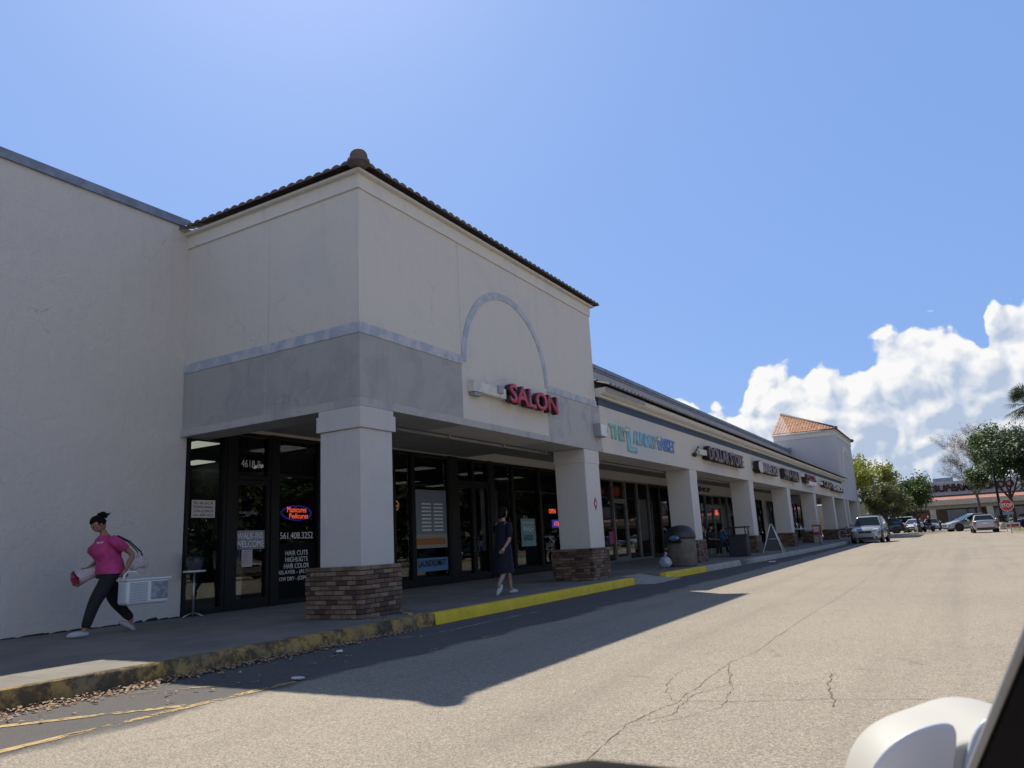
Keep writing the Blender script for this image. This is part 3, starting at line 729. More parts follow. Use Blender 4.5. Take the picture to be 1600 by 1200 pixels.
def window(y0, y1, z0, z1, frame, fw=.07, glass=True):
    w = MB(); X0_, X1_ = -4.52, -4.37
    w.box(X0_, X1_, y0, y0 + fw, z0, z1); w.box(X0_, X1_, y1 - fw, y1, z0, z1)
    w.box(X0_, X1_ - .004, y0 + fw, y1 - fw, z0, z0 + fw * 1.4); w.box(X0_, X1_ - .004, y0 + fw, y1 - fw, z1 - fw, z1)
    o = rel(w.build('window', frame, sf))
    g = MB(); g.box(-4.46, -4.45, y0 + fw, y1 - fw, z0 + fw * 1.4, z1 - fw); p = g.build('pane', 'shop_glass', o)
    p.location = -(o.location + sf.location) + Vector((0, 0, 0)) + o.location * 0
    p.location = Vector((0, 0, 0))
    return o
def door(y0, y1, z0, z1, frame, hy, zt):
    """door leaf with glass, pull handle, transom above"""
    w = MB(); X0_, X1_ = -4.50, -4.385; fw = .09
    w.box(X0_, X1_, y0, y0 + fw, z0, z1); w.box(X0_, X1_, y1 - fw, y1, z0, z1)
    w.box(X0_, X1_ - .004, y0 + fw, y1 - fw, z0, z0 + .2); w.box(X0_, X1_ - .004, y0 + fw, y1 - fw, z1 - fw, z1)
    o = rel(w.build('door', frame, sf))
    g = MB(); g.box(-4.455, -4.445, y0 + fw, y1 - fw, z0 + .2, z1 - fw); g.build('pane', 'shop_glass', o)
    h_ = MB(); h_.tube([(-4.385, hy, 1.0), (-4.33, hy, 1.0), (-4.33, hy, 1.4), (-4.385, hy, 1.4)], .014, 6); h_.build('handle', 'steel', o)
    window(y0, y1, z1 + .012, zt, frame, .06)
FZ = .18
window(8.96, 9.86, FZ, 3.68, 'bronze_frame'); 
m = MB(); m.box(-4.54, -4.36, 9.865, 10.06, FZ, 3.68); m.box(-4.54, -4.36, 10.985, 11.14, FZ, 3.68); rel(m.build('mullion', 'bronze_frame', sf))
door(10.065, 10.98, FZ, 2.70, 'bronze_frame', 10.17, 3.66)
window(11.145, 12.42, FZ, 3.68, 'bronze_frame')
for (a, b) in [(14.3, 15.0), (15.0, 15.82), (15.82, 17.5), (19.86, 21.1), (21.1, 22.95), (22.95, 24.9)]: window(a + .004, b, .28, 3.7, 'bronze_frame', .075)
m = MB(); m.box(-4.54, -4.36, 17.505, 17.90, FZ, 3.72); m.box(-4.54, -4.36, 19.63, 19.855, FZ, 3.72)
for (a, b) in [(14.3, 17.5), (19.86, 24.9)]: m.box(-4.56, -4.35, a, b, FZ - .01, .28)
rel(m.build('mullion', 'bronze_frame', sf))
door(17.905, 18.75, FZ, 2.95, 'bronze_frame', 18.65, 3.7); door(18.76, 19.62, FZ, 2.95, 'bronze_frame', 18.86, 3.7)
for (a, b) in [(27.6, 28.2), (28.2, 29.5), (30.95, 32.4), (32.4, 33.9)]: window(a + .004, b, FZ, 3.62, 'alu_frame', .06)
door(29.51, 30.94, FZ, 2.7, 'alu_frame', 30.8, 3.6)
for (a, b) in [(34.0, 35.4), (35.4, 37.0), (37.0, 38.3)]: window(a + .004, b, FZ, 3.6, 'bronze_frame', .12)
for (a, b) in [(41.6, 43.4), (46.7, 48.3), (48.3, 50)]: window(a + .004, b, FZ, 3.38, 'alu_frame', .06)
door(43.41, 45.0, FZ, 2.7, 'alu_frame', 44.8, 3.36); door(45.01, 46.69, FZ, 2.7, 'alu_frame', 45.2, 3.36)
for (a, b) in [(51.5, 53.2), (53.2, 54.9), (56.4, 58.5), (60, 61.5), (63.1, 64.8), (64.8, 66.5), (68, 70), (70, 72), (73.6, 76), (76, 78)]: window(a + .004, b, FZ, 3.4, 'bronze_frame' if a < 60 else 'alu_frame', .08)
door(54.91, 56.39, FZ, 2.7, 'alu_frame', 56.2, 3.38); door(61.51, 63.09, FZ, 2.7, 'bronze_frame', 61.7, 3.38); door(72.01, 73.59, FZ, 2.7, 'bronze_frame', 73.4, 3.38)
for k in range(4):
    m = MB(); m.ball((-7.3 + k * .22, 13.1, 3.42), .05, 2); rel(m.build('vanity_bulb', 'vanity', sf))
# strings of tiny lights along the laundry windows
for yy in (15.76, 17.44, 21.04):
    m = MB()
    for k in range(52):
        m.ball((-4.47, yy - .06 + .012 * math.sin(k * 1.7), .5 + k * .06), .008, 1)
    rel(m.build('light_string', 'dot_light', sf))

# lettering and stickers on the glass of the first shop (parts of the shop front)
XG = -4.444
mat('vinyl', (.75, .76, .80), .6); mat('vinyl_dim', (.25, .27, .32), .6); mat('paper', (.55, .52, .52), .8); mat('paper_ink', (.22, .10, .10), .8); mat('poster_teal', (.20, .34, .38), .6); mat('poster_blue', (.10, .22, .38), .6)
mat('neon_red', (.3, .03, .02), .5, emit=(1, .12, .05), estr=.7); mat('neon_blue', (.02, .03, .3), .5, emit=(.05, .09, .9), estr=.2); mat('neon_orange', (.4, .2, .05), .5, emit=(1, .5, .12), estr=.55)
def glass_text(s, y0, y1, z0, z1, mt='vinyl', bold=.0, nm='window_lettering', x=XG):
    o = lettering(nm, s, y0, y1, z0, z1, x, x + .003, mt, sf, bold); return rel(o)
glass_text('4618-B', 10.26, 10.76, 2.97, 3.12); glass_text('WALK-INS', 10.2, 10.85, 1.53, 1.66, bold=.0, x=-4.438); glass_text('WELCOME', 10.16, 10.88, 1.37, 1.50, x=-4.438)
m = MB(); m.box(-4.443, -4.440, 10.10, 10.93, 1.33, 1.70); rel(m.build('door_sticker', 'vinyl_dim', sf)).data
glass_text('SE HABLA ESPANOL', 10.24, 10.72, 2.03, 2.08, 'vinyl_dim')
m = MB(); m.box(-4.443, -4.438, 10.32, 10.58, .99, 1.32); rel(m.build('opening_hours', 'paper', sf))
for k in range(7): glass_text('MON 9-7', 10.34, 10.56, 1.03 + k * .035, 1.05 + k * .035, 'paper_ink', nm='hours_line', x=-4.437)
glass_text('HOURS', 10.36, 10.54, 1.275, 1.30, 'paper_ink', nm='hours_line', x=-4.437)
m = MB(); m.box(XG, XG + .004, 9.14, 9.66, 1.95, 2.28); rel(m.build('paper_notice', 'paper', sf))
for k, s_ in enumerate(['SE-BUSCA', 'PERSONAL', 'CON-LICENCIA', '561-408-3252']): glass_text(s_, 9.18, 9.62, 2.20 - k * .075, 2.25 - k * .075, 'paper_ink', .01, nm='notice_line', x=XG + .005)
glass_text('561.408.3252', 11.31, 12.25, 1.51, 1.65, bold=.0)
for k, (s_, a, b) in enumerate([('HAIR CUTS', 11.46, 12.10), ('HIGHLIGTS', 11.46, 12.10), ('HAIR COLOR', 11.42, 12.14), ('RELAXER - (ALISADO)', 11.26, 12.60), ('BLOW DRY - (CEPILLADO)', 11.19, 12.75)]):
    glass_text(s_, a, min(b, 12.41), 1.16 - k * .135, 1.265 - k * .135, bold=.01)
m = MB(); m.box(-4.449, -4.446, 11.22, 12.34, .285, 1.42); mat('film', (.003, .003, .004), .6, spec=.15); rel(m.build('black_film', 'film', sf))
glass_text('Bella', 12.02, 12.40, 3.38, 3.60, 'letter_side', .03)
m = MB(); N = 28
ring = [(-4.47, 11.80 + .42 * math.cos(2 * math.pi * k / N), 2.06 + .155 * math.sin(2 * math.pi * k / N)) for k in range(N + 1)]
m.tube(ring, .016, 6, cap=False); rel(m.build('neon_ring', 'neon_blue', sf))
glass_text('Manicures', 11.5, 12.05, 2.07, 2.19, 'neon_red', nm='neon_lettering'); glass_text('Pedicures', 11.56, 12.1, 1.94, 2.05, 'neon_red', nm='neon_lettering')
# laundry window things
m = MB(); m.tube([(-4.47, 15.19 + .12 * math.cos(2 * math.pi * k / N), 2.28 + .12 * math.sin(2 * math.pi * k / N)) for k in range(N + 1)], .012, 6, cap=False)
m.tube([(-4.47, 15.13 + .02 * k, 2.26 + .04 * math.sin(k * 1.4)) for k in range(8)], .012, 6); rel(m.build('neon_ring', 'neon_orange', sf))
glass_text('OPEN', 23.68, 24.2, 2.14, 2.30, 'neon_red', .02, nm='neon_lettering')
m = MB(); m.box(-4.449, -4.446, 23.86, 24.62, 1.64, 1.92); o = rel(m.build('neon_board', 'neon_blue', sf)); glass_text('ATM', 24.0, 24.45, 1.70, 1.86, 'neon_red', .02, nm='neon_lettering', x=-4.4455)
m = MB(); m.box(-4.449, -4.445, 21.62, 22.6, 1.05, 1.95); rel(m.build('wash_poster', 'poster_teal', sf))
glass_text('WASH', 21.75, 22.45, 1.52, 1.72, 'vinyl', .02, x=-4.4445, nm='poster_line'); glass_text('& FOLD', 21.8, 22.4, 1.24, 1.42, 'letter_side', .03, x=-4.4445, nm='poster_line'); glass_text('FREE WIFI INSIDE', 21.72, 22.5, 1.78, 1.86, 'vinyl', x=-4.4445, nm='poster_line')
mat('poster_grey', (.20, .23, .29), .6); mat('poster_orange', (.36, .14, .06), .6); mat('poster_sand', (.34, .31, .27), .6)
m = MB(); m.box(-4.449, -4.445, 15.98, 17.40, 1.55, 2.72); rel(m.build('window_poster', 'poster_grey', sf))
m = MB(); m.box(-4.449, -4.445, 15.98, 17.40, 1.16, 1.545); rel(m.build('window_poster', 'poster_sand', sf))
m = MB(); m.box(-4.4445, -4.442, 16.0, 17.30, 1.25, 1.42); rel(m.build('poster_stripe', 'poster_orange', sf))
for k in range(8):
    for a in (16.25, 16.8): 
        m = MB(); m.box(-4.4445, -4.4425, a, a + .42, 1.62 + k * .10, 1.66 + k * .10); rel(m.build('poster_line', 'vinyl', sf))
m = MB(); m.box(-4.449, -4.445, 15.95, 17.40, .55, .90); rel(m.build('laundry_banner', 'poster_blue', sf)); glass_text('LAUNDROMAT', 16.05, 17.3, .68, .85, 'letter_side', .03, nm='banner_lettering', x=-4.4445)
# glowing red neon blobs, notices and a pink poster in the next shop
for (y_, z_, w_) in ((28.9, 3.1, .16), (30.5, 3.15, .28)):
    m = MB(); m.ball((-4.6, y_, z_), w_, 2, (.5, 1, .8)); rel(m.build('red_neon_blob', 'neon_red', sf))
mat('poster_pink', (.55, .08, .20), .6)
m = MB(); m.box(-4.449, -4.445, 28.95, 29.45, .95, 1.45); rel(m.build('pink_poster', 'poster_pink', sf))
m = MB(); m.box(-4.449, -4.445, 30.1, 30.55, 1.75, 1.95); rel(m.build('door_notice', 'poster_orange', sf))
mat('goods', (.22, .21, .19), .7, var=.6, vsc=4); mat('shelf_glow', (.5, .5, .4), .6, emit=(1, 1, .7), estr=.35)
for (y0_, y1_) in ((31.1, 31.9), (32.6, 33.7)):
    m = MB(); m.box(-5.2, -4.9, y0_, y1_, .18, 1.2); rel(m.build('display_case', 'goods', sf))
for z_ in (.55, 1.0, 1.5, 2.05, 2.6):
    m = MB(); m.box(-6.6, -6.2, 34.3, 38.0, z_, z_ + .12); rel(m.build('shelf', 'shelf_glow' if z_ > 1.2 else 'goods', sf))  # upper shelves emit, standing in for light falling on them
# SHOP lettering on the wall band and posters in its windows
o = lettering('shop_lettering', 'SHOP', 42.1, 44.7, 3.52, 3.80, XF, XF + .03, 'letter_black', sf, .03); rel(o)
r3 = random.Random(9)
for k in range(26):
    y_ = r3.choice([r3.uniform(41.8, 43.2), r3.uniform(46.9, 49.5), r3.uniform(52, 54.6), r3.uniform(56.6, 58), r3.uniform(64, 66), r3.uniform(68.4, 71.5)]); z_ = r3.uniform(.7, 2.7)
    m = MB(); m.box(-4.449, -4.445, y_, y_ + r3.uniform(.2, .5), z_, z_ + r3.uniform(.15, .4)); rel(m.build('window_notice', r3.choice(['poster_teal', 'paper', 'vinyl_dim', 'poster_blue', 'poster_sand']), sf))
m = MB(); m.box(-4.449, -4.445, 45.5, 46.1, 2.2, 2.5); rel(m.build('window_notice', 'neon_red', sf))
m = MB(); m.box(-4.362, -4.34, 62.0, 63.0, .3, 2.6); rel(m.build('blue_door_panel', 'teal', sf))

# ------------------------------------------------------------------ signs on the fascia
def sign(name, label, loc): return thing(name, label, 'sign', loc)
sg = sign('salon_sign', 'red raised letters reading SALON on the corner tower', (0, 13.2, 4.05))
o = rel(lettering('letters', 'SALON', 13.22, 15.45, 4.055, 4.475, .10, .24, ['letter_red', 'letter_side'], sg, .03))
m = MB(); m.box(0, .10, 13.25, 15.4, 4.2, 4.3); rel(m.build('raceway', 'letter_side', sg))
sg = sign('lamp_box', 'long cream metal box on the wall left of the red SALON letters', (0, 11.9, 4.1)); sg['category'] = 'sign box'
m = MB(); m.box(0, .16, 11.95, 13.19, 4.12, 4.335); rel(m.build('box', 'white_box', sg, bevel=.006))
m = MB(); m.box(.162, .20, 12.82, 13.02, 4.20, 4.36); rel(m.build('control_box', 'grey_box', sg))
m = MB(); m.box(0, .14, 12.0, 12.25, 4.05, 4.118); rel(m.build('bracket', 'grey_box', sg))
m = MB(); m.box(0, .004, 12.0, 15.3, 3.86, 4.10); 
rel(m.build('stain', 'stucco_fascia', sg))
sg = sign('laundry_sign', 'painted green to blue letters reading THE LAUNDRY BASKET', (0, 19, 3.8))
rel(lettering('letters', 'THE', 19.0, 20.1, 3.86, 4.28, .003, .03, 'letter_sea', sg, .03))
rel(lettering('letters', 'L', 20.3, 21.05, 3.60, 4.32, .003, .03, 'letter_sea', sg, .04))
rel(lettering('letters', 'AUNDRY', 20.8, 22.75, 3.85, 4.27, .003, .03, 'letter_sea', sg, .03))
rel(lettering('letters', 'BASKET', 23.0, 24.7, 3.86, 4.30, .003, .03, 'letter_sea', sg, .03))
for (y_, z_) in ((19.95, 4.16), (22.65, 4.14)):
    m = MB(); m.box(.0, .14, y_, y_ + .28, z_, z_ + .07); m.tube([(.05, y_ + .1, z_), (.03, y_ + .1, z_ - .28)], .018, 6); rel(m.build('flood_lamp', 'white_box', sg))
sg = sign('wall_light_box', 'white square metal box at the start of the laundry sign', (0, 17.9, 3.8)); sg['category'] = 'lamp box'
m = MB(); m.box(0, .20, 17.95, 18.35, 3.80, 4.15); rel(m.build('housing', 'grey_box', sg, bevel=.006)); m = MB(); m.box(.202, .225, 17.97, 18.33, 3.82, 4.13); rel(m.build('cover', 'white_paint', sg))
m = MB(); m.box(.02, .16, 18.40, 18.52, 3.95, 4.05); rel(m.build('lamp_head', 'letter_black', sg))
def block_sign(label, s, y0, y1, z0, z1, face, nm, stub=True, x1=.30, board=None):
    sg = sign(nm, label, (0, y0, z0))
    rel(lettering('letters', s, y0, y1, z0, z1, .10 if not board else x1 - .06, x1, [face, 'letter_side'], sg, .04))
    if board: m = MB(); m.box(.05, x1 - .065, y0 - .05, y1 + .05, z0 - .04, z1 + .04); rel(m.build('board', board, sg))
    m = MB(); m.box(.06, .16 if not board else .05, y0, y1, z0 + .08, z1 - .1); m.box(.0, .06, y0 - .02, y1 + .02, z0 + .05, z0 + .3)
    if not board: rel(m.build('backing', 'letter_side', sg))
    if stub:
        m = MB(); m.box(0, .22, y0 - 1.0, y0 - .06, z0 + .16, z0 + .36); rel(m.build('raceway_box', 'white_box', sg))
    return sg
sg = block_sign('brown faced raised letters reading DOLLAR STORE', 'DOLLAR STORE', 28.0, 33.45, 3.86, 4.40, 'letter_mauve', 'dollar_store_sign')
m = MB(); m.tube([(.1, 26.75, 4.02), (.2, 26.9, 4.28), (.2, 27.3, 4.18), (.1, 27.6, 4.1)], .022, 6); m.ball((.1, 26.72, 3.98), .09, 2); rel(m.build('goose_lamp', 'letter_side', sg))
sg = block_sign('pale raised letters after a tall oval, third sign along the arcade after DOLLAR STORE', 'BARBER SHOP', 37.3, 41.3, 3.88, 4.40, 'letter_pale', 'oval_sign')
m = MB(); N = 20; m.prism([(.08, 36.75 + .5 * math.cos(2 * math.pi * k / N), 4.13 + .31 * math.sin(2 * math.pi * k / N)) for k in range(N)], (.25, 0, 0)); o = rel(m.build('oval', 'letter_side', sg))
m = MB(); m.prism([(.331, 36.75 + .47 * math.cos(2 * math.pi * k / N), 4.13 + .28 * math.sin(2 * math.pi * k / N)) for k in range(N)], (.01, 0, 0)); rel(m.build('oval_face', 'white_box', sg))
sg = block_sign('dark sign of tall narrow letters reading NAILS, left of the red and white sign', 'NAILS', 45.2, 47.5, 3.84, 4.46, 'letter_mauve', 'nails_sign')
rel(lettering('letters', 'HAIR &', 43.1, 45.0, 4.0, 4.42, .12, .28, ['letter_pale', 'letter_side'], sg, .03)); m = MB(); m.box(.05, .2, 43.05, 45.1, 3.88, 4.46); rel(m.build('board', 'letter_side', sg))
sg = block_sign('red letters above a small white lightbox on the arcade', 'PIZZA', 50.2, 54.0, 4.15, 4.50, 'letter_crimson', 'red_and_white_sign', x1=.34)
m = MB(); m.box(.06, .30, 51.0, 53.9, 3.84, 4.12); rel(m.build('lightbox', 'letter_white', sg)); m = MB(); m.box(.06, .28, 50.1, 51.2, 3.95, 4.5); rel(m.build('board', 'letter_side', sg))
block_sign('gold toned raised letters left of the black and white sign near the far tower', 'CASH', 57.8, 62.0, 3.95, 4.47, 'letter_gold', 'gold_letter_sign')
block_sign('black board with white letters nearest the far tower', 'CHECKS', 62.6, 69.4, 3.93, 4.33, 'letter_white', 'black_board_sign', stub=False, board='letter_black')
# small red diamond sticker on second column
sg = sign('diamond_sign', 'small red diamond sign on the second brick-footed column', (0, 17.8, 2))
m = MB(); yc, zc = 17.60 + .12, 2.05
m.prism([(0, yc - .11, zc), (0, yc, zc - .17), (0, yc + .11, zc), (0, yc, zc + .17)], (.008, 0, 0)); rel(m.build('plate', 'letter_crimson', sg))
m = MB(); m.prism([(.008, yc - .05, zc), (.008, yc, zc - .06), (.008, yc + .05, zc), (.008, yc, zc + .06)], (.003, 0, 0)); rel(m.build('emblem', 'letter_white', sg))
# ------------------------------------------------------------------ street furniture on the walk
t_ = thing('trash_bin', 'large tan trash bin with dark domed hood beside the third column', 'trash bin', (.32, 23.45, H), R(-8))
m = MB(); m.lathe((0, 0, 0), [(.0, 0), (.36, 0), (.40, .05), (.41, .82), (.39, .86)], 24)
for v in m.b.verts:   # square the round body a little
    v.co.x *= 1 + .12 * abs(math.sin(2 * math.atan2(v.co.y, v.co.x))); v.co.y *= 1 + .12 * abs(math.sin(2 * math.atan2(v.co.y, v.co.x)))
m.build('body', 'bin_body', t_)
m = MB(); m.lathe((0, 0, 0), [(.46, .86), (.47, .90), (.455, 1.02), (.40, 1.14), (.28, 1.23), (.12, 1.27), (0, 1.28)], 28); m.build('hood', 'bin_hood', t_)
m = MB(); m.prism([(.18, -.47, .78), (.18, -.40, 1.02), (-.24, -.40, 1.02), (-.24, -.47, .78)], (0, .12, 0)); m.box(-.28, .22, -.50, -.42, .74, .80); m.build('opening', 'black_plastic', t_)
m = MB(); vs = m.ball((-.02, -.46, .88), .15, 3, (1.2, .5, .5))
for v in vs: v.co += Vector((rnd.uniform(-.012, .012),) * 3)
m.build('bin_liner', 'bag_blue', t_)
m = MB(); vs = m.ball((0, 0, .17), .19, 3, (1.05, .85, .95))
for v in vs:
    n_ = math.sin(v.co.x * 31 + v.co.z * 17) * math.sin(v.co.y * 27 + v.co.z * 9); v.co += Vector((v.co.x, v.co.y, 0)).normalized() * n_ * .022 if (v.co.x or v.co.y) else Vector()
    v.co.z = max(v.co.z, .0)
m.tube([(0, 0, .33), (.02, .01, .42), (.05, .02, .46)], [.05, .03, .06], 8)
o = m.build('trash_bag', 'bag_white', loc=(-.02, 22.75, H)); tag(o, 'white tied plastic bag on the walk beside the tan trash bin', 'bag')
t_ = thing('trash_bin', 'dark square trash bin with a flat lid beside the fourth column', 'trash bin', (.25, 31.2, H), R(3))
m = MB(); m.prism([(-.36, -.36, 0), (.36, -.36, 0), (.36, .36, 0), (-.36, .36, 0)], (0, 0, .82)); m.build('body', 'bin_dark', t_, bevel=.03)
m = MB(); m.box(-.40, .40, -.40, .40, .825, .87); m.box(-.36, -.32, -.36, -.32, .87, 1.12); m.box(.32, .36, -.36, -.32, .87, 1.12); m.box(-.36, -.32, .32, .36, .87, 1.12); m.box(.32, .36, .32, .36, .87, 1.12); m.box(-.42, .42, -.42, .42, 1.12, 1.18)
m.build('lid', 'bin_dark', t_, bevel=.01)
m = MB(); m.box(.10, .26, -.375, -.362, .9, 1.08); m.build('sticker', 'paper', t_)
# cafe table with a pot plant by the wall
t_ = thing('plant_stand', 'thin pedestal table holding a pot plant by the salon window', 'table', (-4.08, 8.98, H))
m = MB(); m.lathe((0, 0, 0), [(0, .78), (.19, .78), (.20, .80), (.19, .815), (0, .815)], 24); m.build('table_top', 'white_box', t_)
m = MB(); m.tube([(0, 0, .03), (0, 0, .78)], .016, 8); m.build('pole', 'steel', t_)
for k in range(3):
    m = MB(); a = k * 2.1 + .4; m.tube([(0, 0, .08), (math.cos(a) * .12, math.sin(a) * .12, .05), (math.cos(a) * .2, math.sin(a) * .2, .01)], .014, 6); m.build('leg', 'steel', t_)
t_ = thing('pot_plant', 'leafy plant in a dark round pot on the pedestal table', 'plant', (-4.08, 8.98, H + .815))
m = MB(); m.lathe((0, 0, 0), [(0, 0), (.09, 0), (.14, .08), (.15, .18), (.13, .24), (0, .24)], 20); m.build('pot', 'pot_dark', t_)
m = MB(); r4 = random.Random(3)
for k in range(34):
    a = r4.uniform(0, 6.28); l_ = r4.uniform(.25, .5); up = r4.uniform(.25, .95); p0 = Vector((0, 0, .2)); prev = None
    for q in range(6):
        s_ = q / 5; p = p0 + Vector((math.cos(a) * l_ * s_ * .75, math.sin(a) * l_ * s_ * .75, l_ * (up * s_ - .55 * s_ * s_))); w_ = .02 * math.sin(math.pi * min(.97, s_ + .08)); sd = Vector((-math.sin(a), math.cos(a), 0)) * w_
        cur = (m.b.verts.new(p + sd), m.b.verts.new(p - sd))
        if prev: m.b.faces.new((prev[0], prev[1], cur[1], cur[0]))
        prev = cur
m.build('foliage', 'plant_green', t_, recalc=False)
# A-frame board and rails further along
t_ = thing('a_frame_board', 'folding board with white frame standing at the kerb beyond the dark bin', 'sign board', (1.15, 33.3, H), R(0))
for s in (-1, 1):
    m = MB(); m.tube([(s * .42, -.22, 0), (s * .03, -.02, 1.22)], .022, 6); m.build('leg', 'white_paint', t_)
    m = MB(); m.tube([(s * .42, .24, 0), (s * .03, .0, 1.22)], .016, 6); m.build('leg', 'white_paint', t_)
m = MB(); m.prism([(-.36, -.185, .12), (.36, -.185, .12), (.06, -.045, 1.05), (-.06, -.045, 1.05)], (0, .012, 0)); m.build('panel', 'chalk_panel', t_)
m = MB(); m.tube([(-.2, -.11, .6), (.2, -.11, .6)], .012, 6); m.build('crossbar', 'white_paint', t_)
for (y_, l_) in ((46.6, 'grey handrail beside the ramp past the folding board'), ):
    t_ = thing('handrail', l_, 'handrail', (1.1, y_, H))
    m = MB(); m.tube([(-1.6, -1.4, 0), (-1.6, -1.4, .95), (0, 0, .95), (0, 0, 0)], .03, 8); m.build('rail', 'steel', t_)
t_ = thing('bicycle', 'pale bicycle leaning near the last columns of the arcade', 'bicycle', (1.0, 62.0, H), R(70))
for y_ in (-.5, .5):
    m = MB(); m.tube([(0, y_ + .33 * math.cos(k * math.pi / 10), .33 + .33 * math.sin(k * math.pi / 10)) for k in range(21)], .022, 6, cap=False)
    for k in range(6): m.tube([(0, y_, .33), (0, y_ + .32 * math.cos(k * math.pi / 3), .33 + .32 * math.sin(k * math.pi / 3))], .004, 4)
    m.build('wheel', 'white_box', t_)
m = MB(); m.tube([(0, -.5, .33), (0, -.12, .3), (0, .1, .8), (0, -.3, .78), (0, -.12, .3)], .02, 6); m.tube([(0, .1, .8), (0, .5, .33), (0, -.12, .3)], .018, 6); m.tube([(0, -.5, .33), (0, -.28, .95)], .02, 6); m.build('frame', 'white_paint', t_)
m = MB(); m.tube([(-.25, -.22, .98), (0, -.28, .97), (.25, -.22, .98)], .016, 6); m.build('handlebar', 'black_plastic', t_)
m = MB(); m.ball((0, .14, .88), .1, 2, (.6, 1.2, .35)); m.build('saddle', 'black_plastic', t_)
t_ = thing('newspaper_box', 'red and yellow vending box between the far columns', 'vending box', (.2, 52.2, H))
m = MB(); m.box(-.25, .25, -.25, .25, .5, 1.15); m.build('top_box', 'letter_crimson', t_, bevel=.02)
m = MB(); m.box(-.23, .23, -.23, .23, 0, .49); m.build('base_box', 'poster_sand', t_, bevel=.02)
m = MB(); m.box(-.18, .18, -.262, -.252, .7, 1.05); m.build('window', 'white_box', t_)

# fallen leaves and litter along the kerb
m = MB(); r5 = random.Random(11)
for k in range(1500):
    y_ = r5.uniform(1.5, 7.6) if r5.random() < .9 else r5.uniform(7.6, 9); d_ = abs(r5.gauss(0, .10 + max(0, 5 - y_) * .045)); x_ = .80 + d_
    if r5.random() < .04: x_ += r5.uniform(0, 1.3)
    a = r5.uniform(0, 6.28); s_ = r5.uniform(.018, .038); z_ = .006 + max(0, .03 - d_ * .1) * r5.random(); tl = r5.uniform(-.35, .35)
    c_, s2 = math.cos(a), math.sin(a)
    def lp(u, v, w): return (x_ + (u * c_ - v * s2) * s_, y_ + (u * s2 + v * c_) * s_, z_ + w * s_)
    m.b.faces.new([m.b.verts.new(lp(*q)) for q in ((-1, 0, 0), (-.3, .45, tl + .3), (.6, .35, .25), (1, 0, 0), (.5, -.4, -tl * .5 + .2), (-.4, -.42, .3))])
tag(m.build('fallen_leaves', 'leaf_litter', recalc=False), None, None, None, 'stuff')['label'] = 'dry brown leaves drifted against the old kerb'
for i, (x_, y_, s_, l_) in enumerate([(1.05, 2.95, .07, 'crumpled white paper in the leaves by the kerb, nearest'), (1.35, 6.9, .05, 'flattened white wrapper at the foot of the kerb in the shadow'), (2.28, 5.35, .05, 'torn white scrap lying on the yellow line'), (2.0, 28.5, .12, 'white paper scrap on the asphalt in front of the dark bin')]):
    m = MB(); vs = m.ball((0, 0, .02), s_, 3, (1.5, .8, .22))
    for v in vs: v.co += Vector((r5.uniform(-1, 1), r5.uniform(-1, 1), r5.uniform(-.4, .6))) * s_ * .14; v.co.z = max(.002, v.co.z)
    o = m.build('paper_scrap', 'white_paint', loc=(x_, y_, .004)); o.rotation_euler.z = 1.2 + i; tag(o, l_, 'litter', 'litter on the road')
    for p in o.data.polygons: p.use_smooth = False

# ------------------------------------------------------------------ people
def grow(V, E, sub=2):
    """skinned surface from a skeleton: V name -> (pos, radius or (rx, ry)); returns an evaluated mesh"""
    names = list(V); me = bpy.data.meshes.new('g'); me.from_pydata([V[n][0] for n in names], [(names.index(a), names.index(b)) for a, b in E], [])
    o = bpy.data.objects.new('g', me); COL.objects.link(o)
    sk = o.modifiers.new('s', 'SKIN'); sk.use_smooth_shade = True; sk.branch_smoothing = .6
    for i, n in enumerate(names):
        r_ = V[n][1]; r_ = r_ if isinstance(r_, tuple) else (r_, r_); me.skin_vertices[0].data[i].radius = r_
    me.skin_vertices[0].data[0].use_root = True
    sb = o.modifiers.new('u', 'SUBSURF'); sb.levels = sub; sb.render_levels = sub
    dg = bpy.context.evaluated_depsgraph_get(); dg.update()
    r_ = bpy.data.meshes.new_from_object(o.evaluated_get(dg)); bpy.data.objects.remove(o); return r_
def chain(*n): return list(zip(n, n[1:]))
def head(m, c, fwd_pitch, yaw=0, s=1.0):
    """head with brow, nose, chin, ears; c = centre; faces -Y tilted down by fwd_pitch"""
    T = Matrix.Translation(c) @ Matrix.Rotation(yaw, 4, 'Z') @ Matrix.Rotation(fwd_pitch, 4, 'X')
    q = bmesh.ops.create_uvsphere(m.b, u_segments=24, v_segments=16, radius=1)['verts']
    for v in q:
        x, y, z = v.co; w = .074 * (1 - .18 * max(0, -z)); d = .094
        p = Vector((x * w, y * d, z * .118))
        if y < 0:
            p.y *= .93; ax = abs(x)
            if z < -.55: p.y -= .012
            if ax < .28 and -.38 < z < .12: p.y -= .022 * (1 - ax / .28) * (1 - abs(z + .2) / .34 if abs(z + .2) < .34 else 0)
            if .15 < ax < .55 and 0 < z < .22: p.y += .007
            if ax < .35 and -.62 < z < -.42: p.y -= .006
        v.co = T @ p
    for v in q:
        for f in v.link_faces: f.smooth = True
    for s_ in (-1, 1):
        e = m.ball((0, 0, 0), .03, 2, (.35, .7, 1.1))
        for v in e: v.co = T @ (v.co + Vector((s_ * .074, .008, -.005)))
    return T
